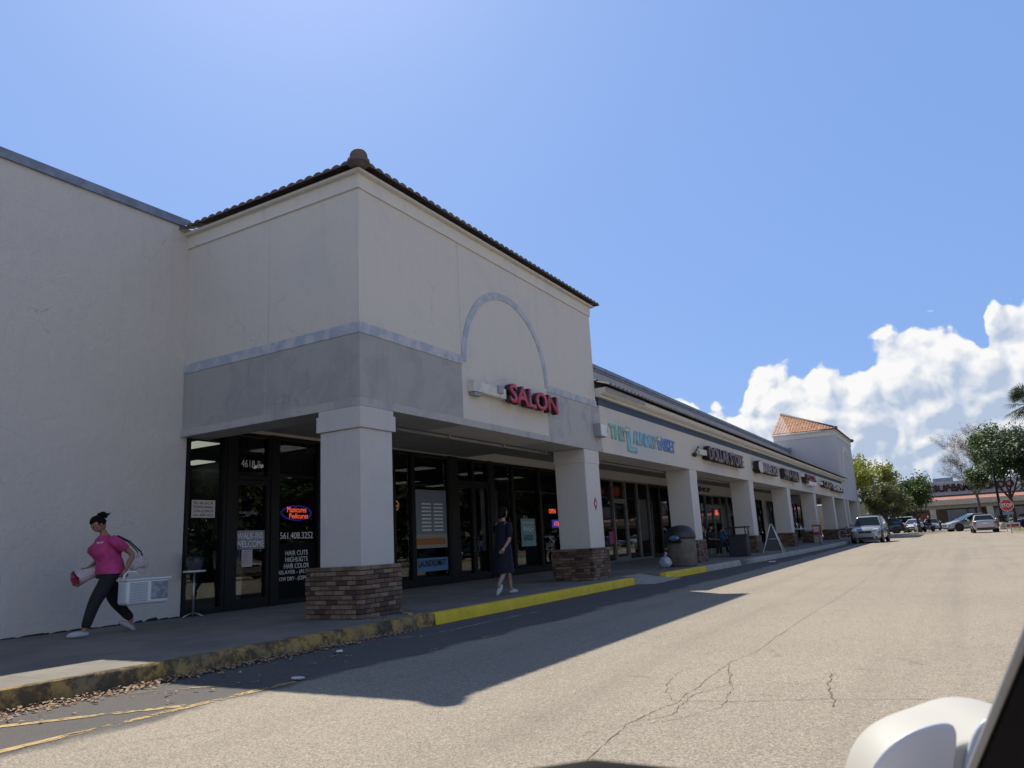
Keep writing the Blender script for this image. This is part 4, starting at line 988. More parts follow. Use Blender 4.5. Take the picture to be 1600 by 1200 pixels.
def hand(m, wrist, elbow, curl=.6, side=1):
    """palm, four fingers of different lengths, thumb off the side"""
    w = Vector(wrist); d = (w - Vector(elbow)).normalized(); nrm = Vector((side, 0, 0)); nrm = (nrm - d * nrm.dot(d)).normalized(); ac = d.cross(nrm)
    m.tube([w - d * .01, w + d * .03, w + d * .085], [.026, .036, .034], 10)
    for k, (o_, l_) in enumerate(((-.028, .065), (-.009, .076), (.010, .070), (.028, .054))):
        b = w + d * .082 + ac * o_; c1 = curl * .8; p1 = b + (d * math.cos(c1) - nrm * math.sin(c1)) * l_ * .45
        c2 = curl * 1.7; p2 = p1 + (d * math.cos(c2) - nrm * math.sin(c2)) * l_ * .33; c3 = curl * 2.4; p3 = p2 + (d * math.cos(c3) - nrm * math.sin(c3)) * l_ * .25
        m.tube([b - d * .015, p1, p2, p3], [.010, .009, .008, .0065], 6)
    b = w + d * .03 - ac * .028; m.tube([b, b - ac * .025 + d * .025, b - ac * .03 + d * .055 - nrm * .01], [.012, .010, .008], 6)
def join_mesh(m, me): m.b.from_mesh(me); bpy.data.meshes.remove(me)

def loft(m, rings, n=24):
    R_ = [[m.b.verts.new((cx + rx * math.cos(2 * math.pi * k / n), cy + ry * math.sin(2 * math.pi * k / n), cz)) for k in range(n)] for cx, cy, cz, rx, ry in rings]
    for a, b in zip(R_, R_[1:]):
        for k in range(n): m.b.faces.new((a[k], a[(k + 1) % n], b[(k + 1) % n], b[k])).smooth = True
def woman_pink():
    p = thing('person', 'woman in pink T-shirt and black trousers walking past the pale wall', 'person', (-3.1, 6.75, H), R(-6)); p.scale = (1.09, 1.09, 1.0)
    J = dict(pel=((0, .03, .90), (.165, .135)), wai=((0, .02, 1.04), (.155, .135)), che=((0, -.03, 1.22), (.165, .145)), sho=((0, -.04, 1.36), (.13, .085)), nec=((0, -.075, 1.44), .052), hb=((0, -.11, 1.52), .056),
             lsh=((.17, -.03, 1.355), .062), lel=((.27, .20, 1.12), .042), lwr=((.25, .12, .90), .028),
             rsh=((-.17, -.05, 1.355), .062), rel=((-.25, .02, 1.10), .042), rwr=((-.20, -.17, .95), .028),
             lhi=((.10, -.01, .84), .105), lkn=((.11, -.20, .47), .068), lan=((.11, -.30, .09), .042), lto=((.11, -.44, .045), .032),
             rhi=((-.10, .06, .84), .105), rkn=((-.10, .16, .46), .068), ran=((-.10, .42, .14), .042), rto=((-.10, .31, .035), .032))
    E = chain('pel', 'wai', 'che', 'sho', 'nec', 'hb') + chain('sho', 'lsh', 'lel', 'lwr') + chain('sho', 'rsh', 'rel', 'rwr') + chain('pel', 'lhi', 'lkn', 'lan', 'lto') + chain('pel', 'rhi', 'rkn', 'ran', 'rto')
    Jb = {k: (v[0], tuple(x * .86 for x in v[1]) if isinstance(v[1], tuple) else v[1] * .93) for k, v in J.items()}
    m = MB(); join_mesh(m, grow(Jb, E)); T = head(m, (0, -.165, 1.585), R(38)); hand(m, (.25, .12, .90), (.27, .20, 1.12), 1.0, 1); hand(m, (-.20, -.17, .95), (-.25, .02, 1.10), 1.0, -1)
    m.build('body', 'skin', p, recalc=False)
    m = MB(); loft(m, [(0, .03, .86, .20, .178), (0, .03, .93, .20, .178), (0, .02, 1.02, .186, .165), (0, -.005, 1.10, .186, .165), (0, -.03, 1.18, .192, .178), (0, -.045, 1.25, .188, .170), (0, -.05, 1.32, .175, .135), (0, -.055, 1.375, .145, .10), (0, -.065, 1.41, .10, .078), (0, -.075, 1.425, .068, .062)])
    for v in m.b.verts:
        if v.co.y < -.1 and 1.1 < v.co.z < 1.34: v.co.y -= .05 * max(0, 1 - ((v.co.z - 1.2) / .11) ** 2) * (1 - .25 * math.cos(v.co.x * 42))
        v.co += Vector((v.co.x, v.co.y, 0)) * .03 * math.sin(v.co.z * 55 + v.co.x * 20) * (1 if v.co.z < 1.15 else .2)
    for s_, e_ in ((1, .10), (-1, .0)): m.tube([(s_ * .10, -.05, 1.355), (s_ * .16, -.04, 1.345), (s_ * .21, .02, 1.29), (s_ * .25, e_, 1.195)], [.055, .078, .082, .072], 14)
    m.build('t_shirt', 'pink_cloth', p, recalc=False)
    m = MB()
    for k in range(5): m.tube([(.10 + .012 * k, -.215 + .012 * k, 1.30 - .012 * (k % 2)), (.115 + .012 * k, -.205 + .012 * k, 1.325)], .006, 5)
    m.build('shirt_print', 'pink_print', p)
    V = dict(pel=((0, .03, .90), (.19, .165)), w=((0, .03, .98), (.18, .155)), lhi=((.10, -.01, .83), .125), lkn=((.11, -.20, .47), .088), lan=((.11, -.30, .11), .062), rhi=((-.10, .06, .83), .125), rkn=((-.10, .16, .46), .088), ran=((-.10, .42, .16), .062))
    m = MB(); join_mesh(m, grow(V, chain('pel', 'w') + chain('pel', 'lhi', 'lkn', 'lan') + chain('pel', 'rhi', 'rkn', 'ran'))); loft(m, [(0, .03, .80, .185, .155), (0, .03, .90, .19, .165), (0, .03, .98, .17, .15)]); m.build('trousers', 'black_cloth', p, recalc=False)
    for (c, a) in (((.11, -.38, .05), 0), ((-.10, .36, .075), -35)):
        m = MB(); v = m.ball((0, 0, 0), 1, 3, (.05, .14, .05))
        for q in v: q.co.z = max(q.co.z, -.028)
        bmesh.ops.transform(m.b, matrix=Matrix.Translation(c) @ Matrix.Rotation(R(a), 4, 'X'), verts=m.b.verts); m.build('shoe', 'shoe_white', p)
    m = MB(); q = m.ball((0, 0, 0), 1, 3, (.083, .104, .122))
    for v in q:
        if v.co.y < -.035 and v.co.z < .045: v.co *= .80
        if v.co.z < -.05: v.co *= .86
        v.co += Vector((0, .012, .012)) + Vector((1, 1, 1)) * .0035 * math.sin(v.co.x * 160 + v.co.y * 90)
        v.co = T @ v.co
    for k in range(9):
        a = k * .7; v = m.ball(T @ Vector((.02 * math.cos(a), .125 + .02 * math.sin(a * 1.3), .075 + .022 * math.cos(a * 1.7))), .036, 2)
    for k in range(12):
        a = k * .52; b_ = T @ Vector((0, .12, .07)); m.tube([b_, b_ + Vector((.03 * math.cos(a), .05 + .03 * math.sin(a * 2), .03 * math.sin(a))), b_ + Vector((.05 * math.cos(a), .075 + .03 * math.sin(a), .045 * math.sin(a * 1.3)))], [.008, .005, .002], 4)
    m.build('hair', 'hair', p, recalc=False)
    m = MB()
    for s_ in (-1, 1): m.ball(T @ Vector((s_ * .028, -.083, .012)), .008, 2, (1.5, .5, .8))
    m.tube([T @ Vector((-.02, -.088, -.055)), T @ Vector((0, -.092, -.054)), T @ Vector((.02, -.088, -.055))], .0035, 5); m.build('face_details', 'hair', p)
    # crate
    def w(lx, ly, lz):
        c_, s_ = math.cos(R(-6)), math.sin(R(-6)); return Vector((-3.1 + lx * c_ - ly * s_, 6.75 + lx * s_ + ly * c_, H + lz))
    t_ = thing('storage_crate', 'white ribbed plastic crate with arched handle carried by the woman in pink', 'crate', w(.36, .37, .40), R(-6))
    m = MB(); m.box(-.15, .15, -.32, .32, 0, .36); o = m.build('tub', 'crate_white', t_, bevel=.05); o.modifiers['bevel'].segments = 4
    m = MB(); m.box(-.165, .165, -.335, .335, .345, .372); m.build('rim', 'crate_white', t_, bevel=.008)
    m = MB()
    for k in range(12): m.box(.1505, .1575, -.285, -.02, .05 + k * .023, .063 + k * .023)
    mat('rib_shade', (.33, .37, .43), .6); m.build('ribs', 'rib_shade', t_)
    m = MB(); m.box(.1505, .156, .03, .29, .06, .32); mat('crate_grey', (.30, .35, .40), .5, var=.5, vsc=14); m.build('window_panel', 'crate_grey', t_, bevel=.02)
    m = MB(); m.tube([(.02, -.33, .34), (.02, -.31, .43), (.0, -.25, .475), (0, -.15, .47), (0, -.04, .38)], .013, 8); m.build('handle', 'crate_white', t_)
    # bouquet wrapped in printed paper
    t_ = thing('flower_bouquet', 'bouquet in red and white printed wrap held by the woman in pink', 'bouquet', w(-.14, -.12, .90), R(-6))
    m = MB(); mat('wrap', (.50, .45, .47), .7, dirt=((.22, .03, .06), 22, .52, .9)); v = m.tube([(0, .22, .06), (0, .06, .02), (0, -.10, -.03), (0, -.27, -.09)], [.05, .07, .09, .12], 14, cap=False)
    for q in m.b.verts: q.co += Vector((.5, 0, 1)) * .018 * math.sin(q.co.y * 60 + q.co.x * 40)
    m.build('wrap', 'wrap', t_, recalc=False)
    mat('flower_red', (.33, .03, .06), .8); m = MB(); r6 = random.Random(2)
    for k in range(26): m.ball((r6.gauss(0, .035), -.25 + r6.uniform(-.07, .05), -.08 + r6.gauss(0, .045)), r6.uniform(.016, .03), 1)
    m.build('flowers', 'flower_red', t_)
    # shoulder bag
    t_ = thing('shoulder_bag', 'pale patterned handbag hanging behind the woman in pink', 'bag', w(.12, .36, .92), R(-6))
    m = MB(); vv = m.ball((0, .02, .08), 1, 3, (.06, .17, .10))
    for v in vv: v.co.z += .02 * math.sin(v.co.y * 30)
    m.build('pouch', 'wrap', t_)
    m = MB(); m.tube([(0, .10, .15), (.01, .06, .24), (.05, -.14, .40), (.055, -.33, .49)], .010, 6); m.tube([(0, .0, .15), (.0, .02, .24), (.045, -.16, .39), (.05, -.33, .485)], .008, 6); m.build('strap', 'black_cloth', t_)
woman_pink()

def woman_navy():
    p = thing('person', 'woman in a long navy dress walking away past the laundry door with phone to ear', 'person', (.02, 13.0, H), R(172))
    J = dict(pel=((0, .02, .92), (.14, .11)), wai=((0, .01, 1.06), (.12, .10)), che=((0, 0, 1.24), (.14, .11)), sho=((0, 0, 1.38), (.11, .07)), nec=((0, -.02, 1.46), .048), hb=((0, -.03, 1.53), .053),
             lsh=((.17, 0, 1.37), .052), lel=((.27, -.12, 1.16), .036), lwr=((.13, -.08, 1.42), .026), rsh=((-.17, 0, 1.37), .052), rel=((-.24, .10, 1.06), .038), rwr=((-.21, .25, .90), .025),
             lhi=((.09, -.02, .86), .095), lkn=((.09, -.22, .48), .058), lan=((.09, -.28, .10), .036), lto=((.09, -.44, .035), .028), rhi=((-.09, .03, .86), .095), rkn=((-.09, .10, .47), .060), ran=((-.09, .32, .21), .038), rto=((-.09, .26, .05), .028))
    E = chain('pel', 'wai', 'che', 'sho', 'nec', 'hb') + chain('sho', 'lsh', 'lel', 'lwr') + chain('sho', 'rsh', 'rel', 'rwr') + chain('pel', 'lhi', 'lkn', 'lan', 'lto') + chain('pel', 'rhi', 'rkn', 'ran', 'rto')
    m = MB(); join_mesh(m, grow(J, E)); T = head(m, (0, -.045, 1.60), R(6)); hand(m, (.13, -.08, 1.42), (.27, -.12, 1.16), 1.0, 1); hand(m, (-.21, .25, .90), (-.24, .10, 1.06), .7, -1)
    m.build('body', 'skin_pale', p, recalc=False)
    m = MB(); loft(m, [(0, .04, .42, .215, .225), (0, .035, .55, .208, .205), (0, .03, .68, .20, .185), (0, .02, .84, .196, .168), (0, .02, .95, .176, .15), (0, .01, 1.08, .152, .128), (0, 0, 1.20, .162, .134), (0, 0, 1.30, .168, .12), (0, 0, 1.36, .155, .095), (0, -.005, 1.405, .115, .078), (0, -.012, 1.43, .075, .062)])
    for v in m.b.verts:
        if v.co.z < .95: a = math.atan2(v.co.y, v.co.x); f_ = (.95 - v.co.z) * .06 * math.sin(a * 7); v.co.x *= 1 + f_; v.co.y *= 1 + f_
    m.tube([(.10, 0, 1.37), (.165, 0, 1.36), (.21, -.05, 1.29), (.24, -.085, 1.22)], [.05, .068, .068, .06], 14); m.tube([(-.10, 0, 1.37), (-.165, 0, 1.36), (-.205, .04, 1.25), (-.235, .085, 1.10)], [.05, .068, .064, .054], 14)
    m.build('dress', 'navy_cloth', p, recalc=False)
    m = MB(); q = m.ball((0, 0, 0), 1, 3, (.085, .104, .125))
    for v in q:
        if v.co.y < -.03 and v.co.z < .04: v.co *= .8
        v.co += Vector((0, .014, .01)); v.co += Vector((1, 1, 1)) * .004 * math.sin(v.co.x * 150 + v.co.z * 90); v.co = T @ v.co
    q = m.ball(T @ Vector((0, .10, -.06)), .055, 2, (.9, .8, 1.3)); m.build('hair', 'hair', p, recalc=False)
    for (c, a) in (((.09, -.37, .04), 0), ((-.09, .30, .12), -48)):
        m = MB(); v = m.ball((0, 0, 0), 1, 3, (.045, .135, .045))
        for q in v: q.co.z = max(q.co.z, -.026)
        bmesh.ops.transform(m.b, matrix=Matrix.Translation(c) @ Matrix.Rotation(R(a), 4, 'X'), verts=m.b.verts); m.build('shoe', 'shoe_white', p)
woman_navy()

def sitter(loc, rz, cloth, label, hairl=True):
    p = thing('person', label, 'person', loc, rz)
    J = dict(pel=((0, 0, .52), (.15, .12)), che=((0, -.04, .86), (.15, .11)), sho=((0, -.05, .99), (.12, .07)), nec=((0, -.07, 1.07), .048), hb=((0, -.09, 1.13), .053),
             lsh=((.17, -.05, .98), .05), lel=((.22, -.12, .74), .038), lwr=((.12, -.34, .72), .027), rsh=((-.17, -.05, .98), .05), rel=((-.22, -.12, .74), .038), rwr=((-.12, -.34, .72), .027),
             lhi=((.09, -.05, .50), .09), lkn=((.10, -.42, .50), .06), lan=((.10, -.44, .09), .038), lto=((.10, -.58, .035), .028), rhi=((-.09, -.05, .50), .09), rkn=((-.10, -.42, .50), .06), ran=((-.10, -.40, .09), .038), rto=((-.10, -.54, .035), .028))
    E = chain('pel', 'che', 'sho', 'nec', 'hb') + chain('sho', 'lsh', 'lel', 'lwr') + chain('sho', 'rsh', 'rel', 'rwr') + chain('pel', 'lhi', 'lkn', 'lan', 'lto') + chain('pel', 'rhi', 'rkn', 'ran', 'rto')
    m = MB(); join_mesh(m, grow(J, E, 1)); T = head(m, (0, -.11, 1.20), R(12)); hand(m, J['lwr'][0], J['lel'][0]); hand(m, J['rwr'][0], J['rel'][0]); m.build('body', 'skin', p, recalc=False)
    m = MB(); loft(m, [(0, .0, .46, .185, .155), (0, 0, .6, .18, .15), (0, -.03, .8, .18, .14), (0, -.045, .92, .175, .12), (0, -.05, 1.0, .14, .09), (0, -.06, 1.04, .08, .065)], 16); [m.tube([(s * .12, -.05, .98), (s * .18, -.055, .96), (s * .215, -.11, .80)], [.06, .07, .058], 10) for s in (-1, 1)]; m.build('shirt', cloth, p, recalc=False)
    V = dict(pel=((0, 0, .52), (.17, .14)), lhi=((.09, -.08, .51), .105), lkn=((.10, -.42, .50), .075), lan=((.10, -.44, .12), .055), rhi=((-.09, -.08, .51), .105), rkn=((-.10, -.42, .50), .075), ran=((-.10, -.40, .12), .055))
    m = MB(); join_mesh(m, grow(V, chain('pel', 'lhi', 'lkn', 'lan') + chain('pel', 'rhi', 'rkn', 'ran'), 1)); m.build('trousers', 'black_cloth', p, recalc=False)
    m = MB(); q = m.ball((0, 0, 0), 1, 2, (.088, .106, .13))
    for v in q:
        if v.co.y < -.03 and v.co.z < .04: v.co *= .8
        v.co += Vector((0, .014, .01)); v.co = T @ v.co
    if hairl: m.ball((0, .0, 1.05), .09, 2, (.9, .6, 1.5))
    m.build('hair', 'hair', p, recalc=False)
    c = thing('chair', 'dark metal chair under the ' + ('dark haired sitter nearer the tan bin' if hairl else 'blue shirted sitter'), 'chair', loc, rz, 'chairs at the shop front')
    m = MB(); m.box(-.21, .21, -.2, .2, .40, .43); m.build('seat', 'black_plastic', c)
    m = MB(); m.tube([(-.2, .19, .43), (-.2, .25, .86), (.2, .25, .86), (.2, .19, .43)], .013, 6); m.box(-.17, .17, .225, .24, .6, .8); m.build('backrest', 'black_plastic', c)
    for sx in (-1, 1):
        for sy in (-1, 1):
            m = MB(); m.tube([(sx * .19, sy * .18, .40), (sx * .22, sy * .21, 0)], .013, 6); m.build('leg', 'steel', c)
sitter((-.95, 31.2, H), R(70), 'navy_cloth', 'person with long dark hair in dark clothes seated by the fourth column')
sitter((-.80, 32.4, H), R(150), 'blue_cloth', 'person in a blue shirt seated beside the dark haired one', False)
t_ = thing('cafe_table', 'small dark round table between the two seated people', 'table', (-.35, 31.9, H))
m = MB(); m.lathe((0, 0, 0), [(0, .70), (.33, .70), (.33, .725), (0, .725)], 20); m.build('table_top', 'black_plastic', t_); m = MB(); m.tube([(0, 0, 0), (0, 0, .7)], .03, 8); m.lathe((0, 0, 0), [(0, 0), (.22, 0), (.2, .02), (0, .03)], 14); m.build('base', 'black_plastic', t_)

def stander(loc, rz, shirt, label, cap='white_paint'):
    p = thing('person', label, 'person', loc, rz)
    J = dict(pel=((0, 0, .92), (.13, .1)), che=((0, 0, 1.24), (.14, .11)), sho=((0, 0, 1.40), (.11, .07)), nec=((0, -.01, 1.48), .048), hb=((0, -.02, 1.55), .053), lsh=((.18, 0, 1.38), .05), lel=((.26, .02, 1.10), .038), lwr=((.24, -.12, .88), .027), rsh=((-.18, 0, 1.38), .05), rel=((-.26, .02, 1.10), .038), rwr=((-.24, -.12, .88), .027),
             lhi=((.09, 0, .86), .09), lkn=((.10, -.05, .48), .06), lan=((.11, 0, .09), .038), lto=((.11, -.14, .035), .028), rhi=((-.09, 0, .86), .09), rkn=((-.10, -.03, .48), .06), ran=((-.11, .04, .09), .038), rto=((-.11, -.1, .035), .028))
    E = chain('pel', 'che', 'sho', 'nec', 'hb') + chain('sho', 'lsh', 'lel', 'lwr') + chain('sho', 'rsh', 'rel', 'rwr') + chain('pel', 'lhi', 'lkn', 'lan', 'lto') + chain('pel', 'rhi', 'rkn', 'ran', 'rto')
    m = MB(); join_mesh(m, grow(J, E, 1)); T = head(m, (0, -.03, 1.62), 0); hand(m, J['lwr'][0], J['lel'][0]); hand(m, J['rwr'][0], J['rel'][0]); m.build('body', 'skin', p, recalc=False)
    m = MB(); loft(m, [(0, 0, .9, .17, .13), (0, 0, 1.1, .165, .13), (0, 0, 1.28, .175, .13), (0, 0, 1.39, .15, .1), (0, 0, 1.44, .08, .07)], 16); [m.tube([(s * .12, 0, 1.39), (s * .185, 0, 1.36), (s * .235, .01, 1.2)], [.06, .07, .058], 10) for s in (-1, 1)]; m.build('shirt', shirt, p, recalc=False)
    V = dict(pel=((0, 0, .92), (.15, .12)), lhi=((.09, 0, .85), .1), lkn=((.10, -.05, .48), .075), lan=((.11, 0, .11), .06), rhi=((-.09, 0, .85), .1), rkn=((-.10, -.03, .48), .075), ran=((-.11, .04, .11), .06))
    m = MB(); join_mesh(m, grow(V, chain('pel', 'lhi', 'lkn', 'lan') + chain('pel', 'rhi', 'rkn', 'ran'), 1)); m.build('trousers', 'black_cloth', p, recalc=False)
    m = MB(); q = m.ball((0, 0, 0), 1, 2, (.09, .108, .09))
    for v in q: v.co.z = max(v.co.z, -.01); v.co += Vector((0, 0, .05)); v.co = T @ v.co
    m.build('cap', cap, p)
stander((5.5, 100.6, 0), R(200), 'black_cloth', 'person in dark clothes and white cap standing by the motorcycles')

# ------------------------------------------------------------------ vehicles
def car(name, label, kind, loc, rz, paint, group=None, scale=1.0, cat='car', simple=False):
    """nose towards -Y"""
    K = dict(sedan=dict(L=4.6, W=1.80, hood=.92, belt=.98, roof=1.44, g=(-.55, .15, 1.15, 1.85), boot=1.02, wb=1.35, tr=.33, nose=.62),
             suv=dict(L=4.5, W=1.84, hood=1.06, belt=1.12, roof=1.68, g=(-.85, -.15, 1.75, 2.12), boot=1.10, wb=1.35, tr=.36, nose=.80),
             hatch=dict(L=4.45, W=1.76, hood=.90, belt=.98, roof=1.49, g=(-1.15, .05, 1.0, 2.1), boot=1.05, wb=1.35, tr=.33, nose=.66),
             van=dict(L=4.9, W=1.95, hood=1.08, belt=1.15, roof=1.85, g=(-1.25, -.45, 2.2, 2.42), boot=1.15, wb=1.5, tr=.36, nose=.85))[kind]
    t = thing(name, label, cat, loc, rz, group); t.scale = (scale,) * 3
    L, W = K['L'], K['W'] / 2; y0, y1 = -L / 2, L / 2
    # body: rounded stations nose to tail
    st = [(y0, W * .70, .28, K['nose'] * .78), (y0 + .05, W * .84, .20, K['nose']), (y0 + .30, W * .95, .18, K['nose'] + (K['hood'] - K['nose']) * .55), (y0 + .75, W, .18, K['hood'] * .97), (K['g'][0], W, .18, K['hood'] + .03),
          (.0, W, .18, K['belt']), (K['g'][2], W, .18, K['belt'] + .02), (y1 - .45, W * .98, .20, K['boot']), (y1 - .1, W * .90, .24, K['boot'] - .03), (y1, W * .80, .32, K['boot'] - .16)]
    m = MB(); rings = []
    for (y, w, zb, zt) in st:
        h = zt - zb; pr = [(0, zb), (w * .80, zb), (w * .97, zb + .10), (w, zb + h * .45), (w * .985, zb + h * .72), (w * .93, zt - .05), (w * .80, zt), (w * .4, zt + .02), (0, zt + .03)]
        full = pr + [(-x, z) for x, z in pr[-2:0:-1]]
        rings.append([m.b.verts.new((x, y, z)) for x, z in full])
    for a, b in zip(rings, rings[1:]):
        n = len(a)
        for k in range(n): m.b.faces.new((a[k], a[(k + 1) % n], b[(k + 1) % n], b[k])).smooth = True
    m.b.faces.new(rings[0][::-1]); m.b.faces.new(rings[-1])
    body = m.build('body', paint, t)
    sb = body.modifiers.new('s', 'SUBSURF'); sb.levels = 1; sb.render_levels = 2 if not simple else 1
    # roof and pillars (body coloured) with glass set just proud
    g0, g1, g2, g3 = K['g']; zb, zr = K['belt'] - .04, K['roof']; wb_, wr = W * .93, W * .70
    m = MB()
    B = [(-wb_, g0, zb), (wb_, g0, zb), (wb_, g3, zb), (-wb_, g3, zb)]; T_ = [(-wr, g1, zr - .03), (wr, g1, zr - .03), (wr, g2, zr - .03), (-wr, g2, zr - .03)]
    vb = [m.b.verts.new(p) for p in B]; vt = [m.b.verts.new(p) for p in T_]; vc = [m.b.verts.new((x * .82, y + (.12 if y < .5 else -.12), zr + .03)) for x, y, z in T_]
    for a, b in ((vb, vt), (vt, vc)):
        for k in range(4): m.b.faces.new((a[k], a[(k + 1) % 4], b[(k + 1) % 4], b[k]))
    m.b.faces.new(vc)
    m.build('roof', paint, t, bevel=.03)
    def pane(nm, a, b, c, d, ins, mt='car_glass'):
        """quad a b c d (bottom-left, bottom-right, top-right, top-left) inset and lifted along its normal"""
        a, b, c, d = map(Vector, (a, b, c, d)); cen = (a + b + c + d) / 4; n = (b - a).cross(d - a).normalized()
        if n.dot(cen - Vector((0, .5, 1.0))) < 0: n = -n
        q = [cen + (p - cen) * ins + n * .012 for p in (a, b, c, d)]
        mm = MB(); mm.prism(q, n * .006); mm.build(nm, mt, t)
    V = [Vector(p) for p in B]; U = [Vector(p) for p in T_]
    pane('windshield', V[0], V[1], U[1], U[0], .90); pane('rear_window', V[3], V[2], U[2], U[3], .88)
    for s, (b0_, b1_, u1, u0) in (('l', (V[1], V[2], U[2], U[1])), ('r', (V[0], V[3], U[3], U[0]))):
        for f0, f1 in ((.02, .50), (.52, .86)):
            lo0, lo1 = b0_.lerp(b1_, f0 + .04), b0_.lerp(b1_, f1); hi0, hi1 = u0.lerp(u1, f0), u0.lerp(u1, min(1, f1 + .1))
            pane('side_window', lo0, lo1, hi1, hi0, .90)
    for sx in (-1, 1):
        for y in (-K['wb'] - .02, K['wb']):
            w = bpy.data.objects.new('wheel', None); COL.objects.link(w); w.parent = t; w.location = (sx * (W - .10), y, K['tr']); w.empty_display_size = .1
            r_ = K['tr']
            mm = MB(); mm.lathe((0, 0, 0), [(r_ * .62, -.10), (r_ * .9, -.11), (r_, -.08), (r_, .08), (r_ * .9, .11), (r_ * .62, .10)], 24, axis='X'); mm.build('tyre', 'tyre', w)
            mm = MB(); mm.lathe((sx * .07, 0, 0), [(0, .02 * sx), (r_ * .2, .025 * sx), (r_ * .58, .0), (r_ * .63, .03 * sx), (r_ * .63, -.03 * sx)], 20, axis='X'); mm.build('rim', 'rim', w)
            if not simple:
                mm = MB()
                for k in range(5):
                    a = k * 1.2566 + .6; mm.box(sx * .085, sx * .095, -.02, .02, r_ * .25, r_ * .5); vs = mm.b.verts[-8:] if False else list(mm.b.verts)[-8:]
                    bmesh.ops.transform(mm.b, matrix=Matrix.Rotation(a, 4, 'X'), verts=vs)
                mm.build('rim_gap', 'black_plastic', w)
        # wheel arch shadow gap
        for y in (-K['wb'] - .02, K['wb']):
            mm = MB(); mm.lathe((sx * (W - .03), y, K['tr'] + .02), [(K['tr'] + .02, -.05), (K['tr'] + .065, -.05), (K['tr'] + .065, .035), (K['tr'] + .02, .035)], 24, axis='X'); mm.build('wheel_arch', 'black_plastic', t)
        zl_ = K['nose'] + .02
        mm = MB(); mm.ball((sx * W * .70, y0 + .13, zl_), 1, 2, (.19, .13, .085)); mm.build('headlight', 'lamp_clear', t)
        mm = MB(); mm.ball((sx * W * .78, y1 - .10, K['boot'] - .20), 1, 2, (.14, .10, .11 if kind != 'suv' else .16)); mm.build('taillight', 'lamp_red', t)
        mm = MB(); mm.ball((sx * (W + .10), K['g'][0] + .45, K['belt'] + .06), 1, 2, (.10, .06, .075)); mm.tube([(sx * (W - .04), K['g'][0] + .45, K['belt']), (sx * (W + .08), K['g'][0] + .45, K['belt'] + .03)], .02, 6); mm.build('mirror', paint, t)
        if not simple:
            mm = MB(); mm.ball((sx * W * .66, y0 + .035, .36), 1, 2, (.085, .04, .06)); mm.build('fog_lamp', 'black_plastic', t)
            for y in (.0, .95):
                mm = MB(); mm.box(sx * W * .985, sx * (W + .002), y - .006, y + .006, .35, K['belt'] - .08); mm.build('door_gap', 'black_plastic', t)
    mm = MB(); mm.box(-W * .42, W * .42, y0 - .012, y0 + .06, K['nose'] - .17, K['nose'] - .05); mm.build('grille', 'black_plastic', t, bevel=.01)
    mm = MB(); mm.box(-W * .50, W * .50, y0 + .0, y0 + .08, .26, .38); mm.build('air_intake', 'black_plastic', t, bevel=.01)
    mm = MB(); mm.box(-.05, .05, y0 - .022, y0 - .013, K['nose'] - .14, K['nose'] - .08); mm.build('badge', 'chrome', t)
    mm = MB(); mm.box(-.16, .16, y1 - .01, y1 + .012, K['boot'] - .34, K['boot'] - .19); mm.build('license_plate', 'plate', t)
    mm = MB(); mm.box(-W * .72, W * .72, y1 - .06, y1 + .012, .30, .42); mm.build('bumper_trim', 'black_plastic', t, bevel=.01)
    if kind in ('suv', 'van') and not simple:
        for sx in (-1, 1):
            mm = MB(); mm.tube([(sx * wr * .95, g1 + .2, zr + .02), (sx * wr * .93, g1 + .35, zr + .08), (sx * wr * .93, g2 - .3, zr + .08), (sx * wr * .95, g2 - .1, zr + .02)], .018, 6); mm.build('roof_rail', 'black_plastic', t)
    return t
car_paint('paint_silver_blue', (.33, .38, .41)); car_paint('paint_silver', (.40, .41, .42)); car_paint('paint_grey', (.18, .20, .21)); car_paint('paint_white', (.72, .73, .74)); car_paint('paint_dark_blue', (.03, .045, .09)); car_paint('paint_black', (.015, .017, .02)); car_paint('paint_gold', (.30, .27, .22))
car('parked_car', 'silver blue sport utility car parked nose to camera at the arcade end', 'suv', (3.05, 55.1, 0), R(-3), 'paint_silver_blue')
car('moving_car', 'silver sedan seen from behind driving down the lane', 'sedan', (10.05, 74.6, 0), R(182), 'paint_silver')
car('moving_car', 'grey hatchback crossing the lane in front of the supermarket', 'hatch', (9.4, 90.2, 0), R(-66), 'paint_silver_blue', scale=1.13)
G1 = 'cars parked on the left before the supermarket'
car('parked_car', 'dark blue wagon parked just behind the silver blue car', 'suv', (.75, 97.5, 0), R(-82), 'paint_dark_blue', G1, simple=True)
car('parked_car', 'white van parked between the dark blue wagon and the small white car', 'van', (1.5, 105, 0), R(-84), 'paint_white', G1, simple=True)
car('parked_car', 'small white car half hidden by the motorcycles', 'hatch', (3.8, 103.5, 0), R(-10), 'paint_white', G1, simple=True)
car('parked_car', 'grey car parked last in the row before the crossing hatchback', 'sedan', (5.6, 107, 0), R(0), 'paint_grey', G1, simple=True)
G2 = 'cars parked behind the stop sign'
car('parked_car', 'black sedan parked left of the stop sign', 'sedan', (15.4, 96, 0), R(-74), 'paint_black', G2, simple=True)
car('parked_car', 'white sport utility car parked behind the stop sign pole', 'suv', (18.2, 104, 0), R(-80), 'paint_white', G2, simple=True)
car('parked_car', 'white car parked at the right edge behind the island', 'hatch', (21.2, 99, 0), R(5), 'paint_white', G2, simple=True)
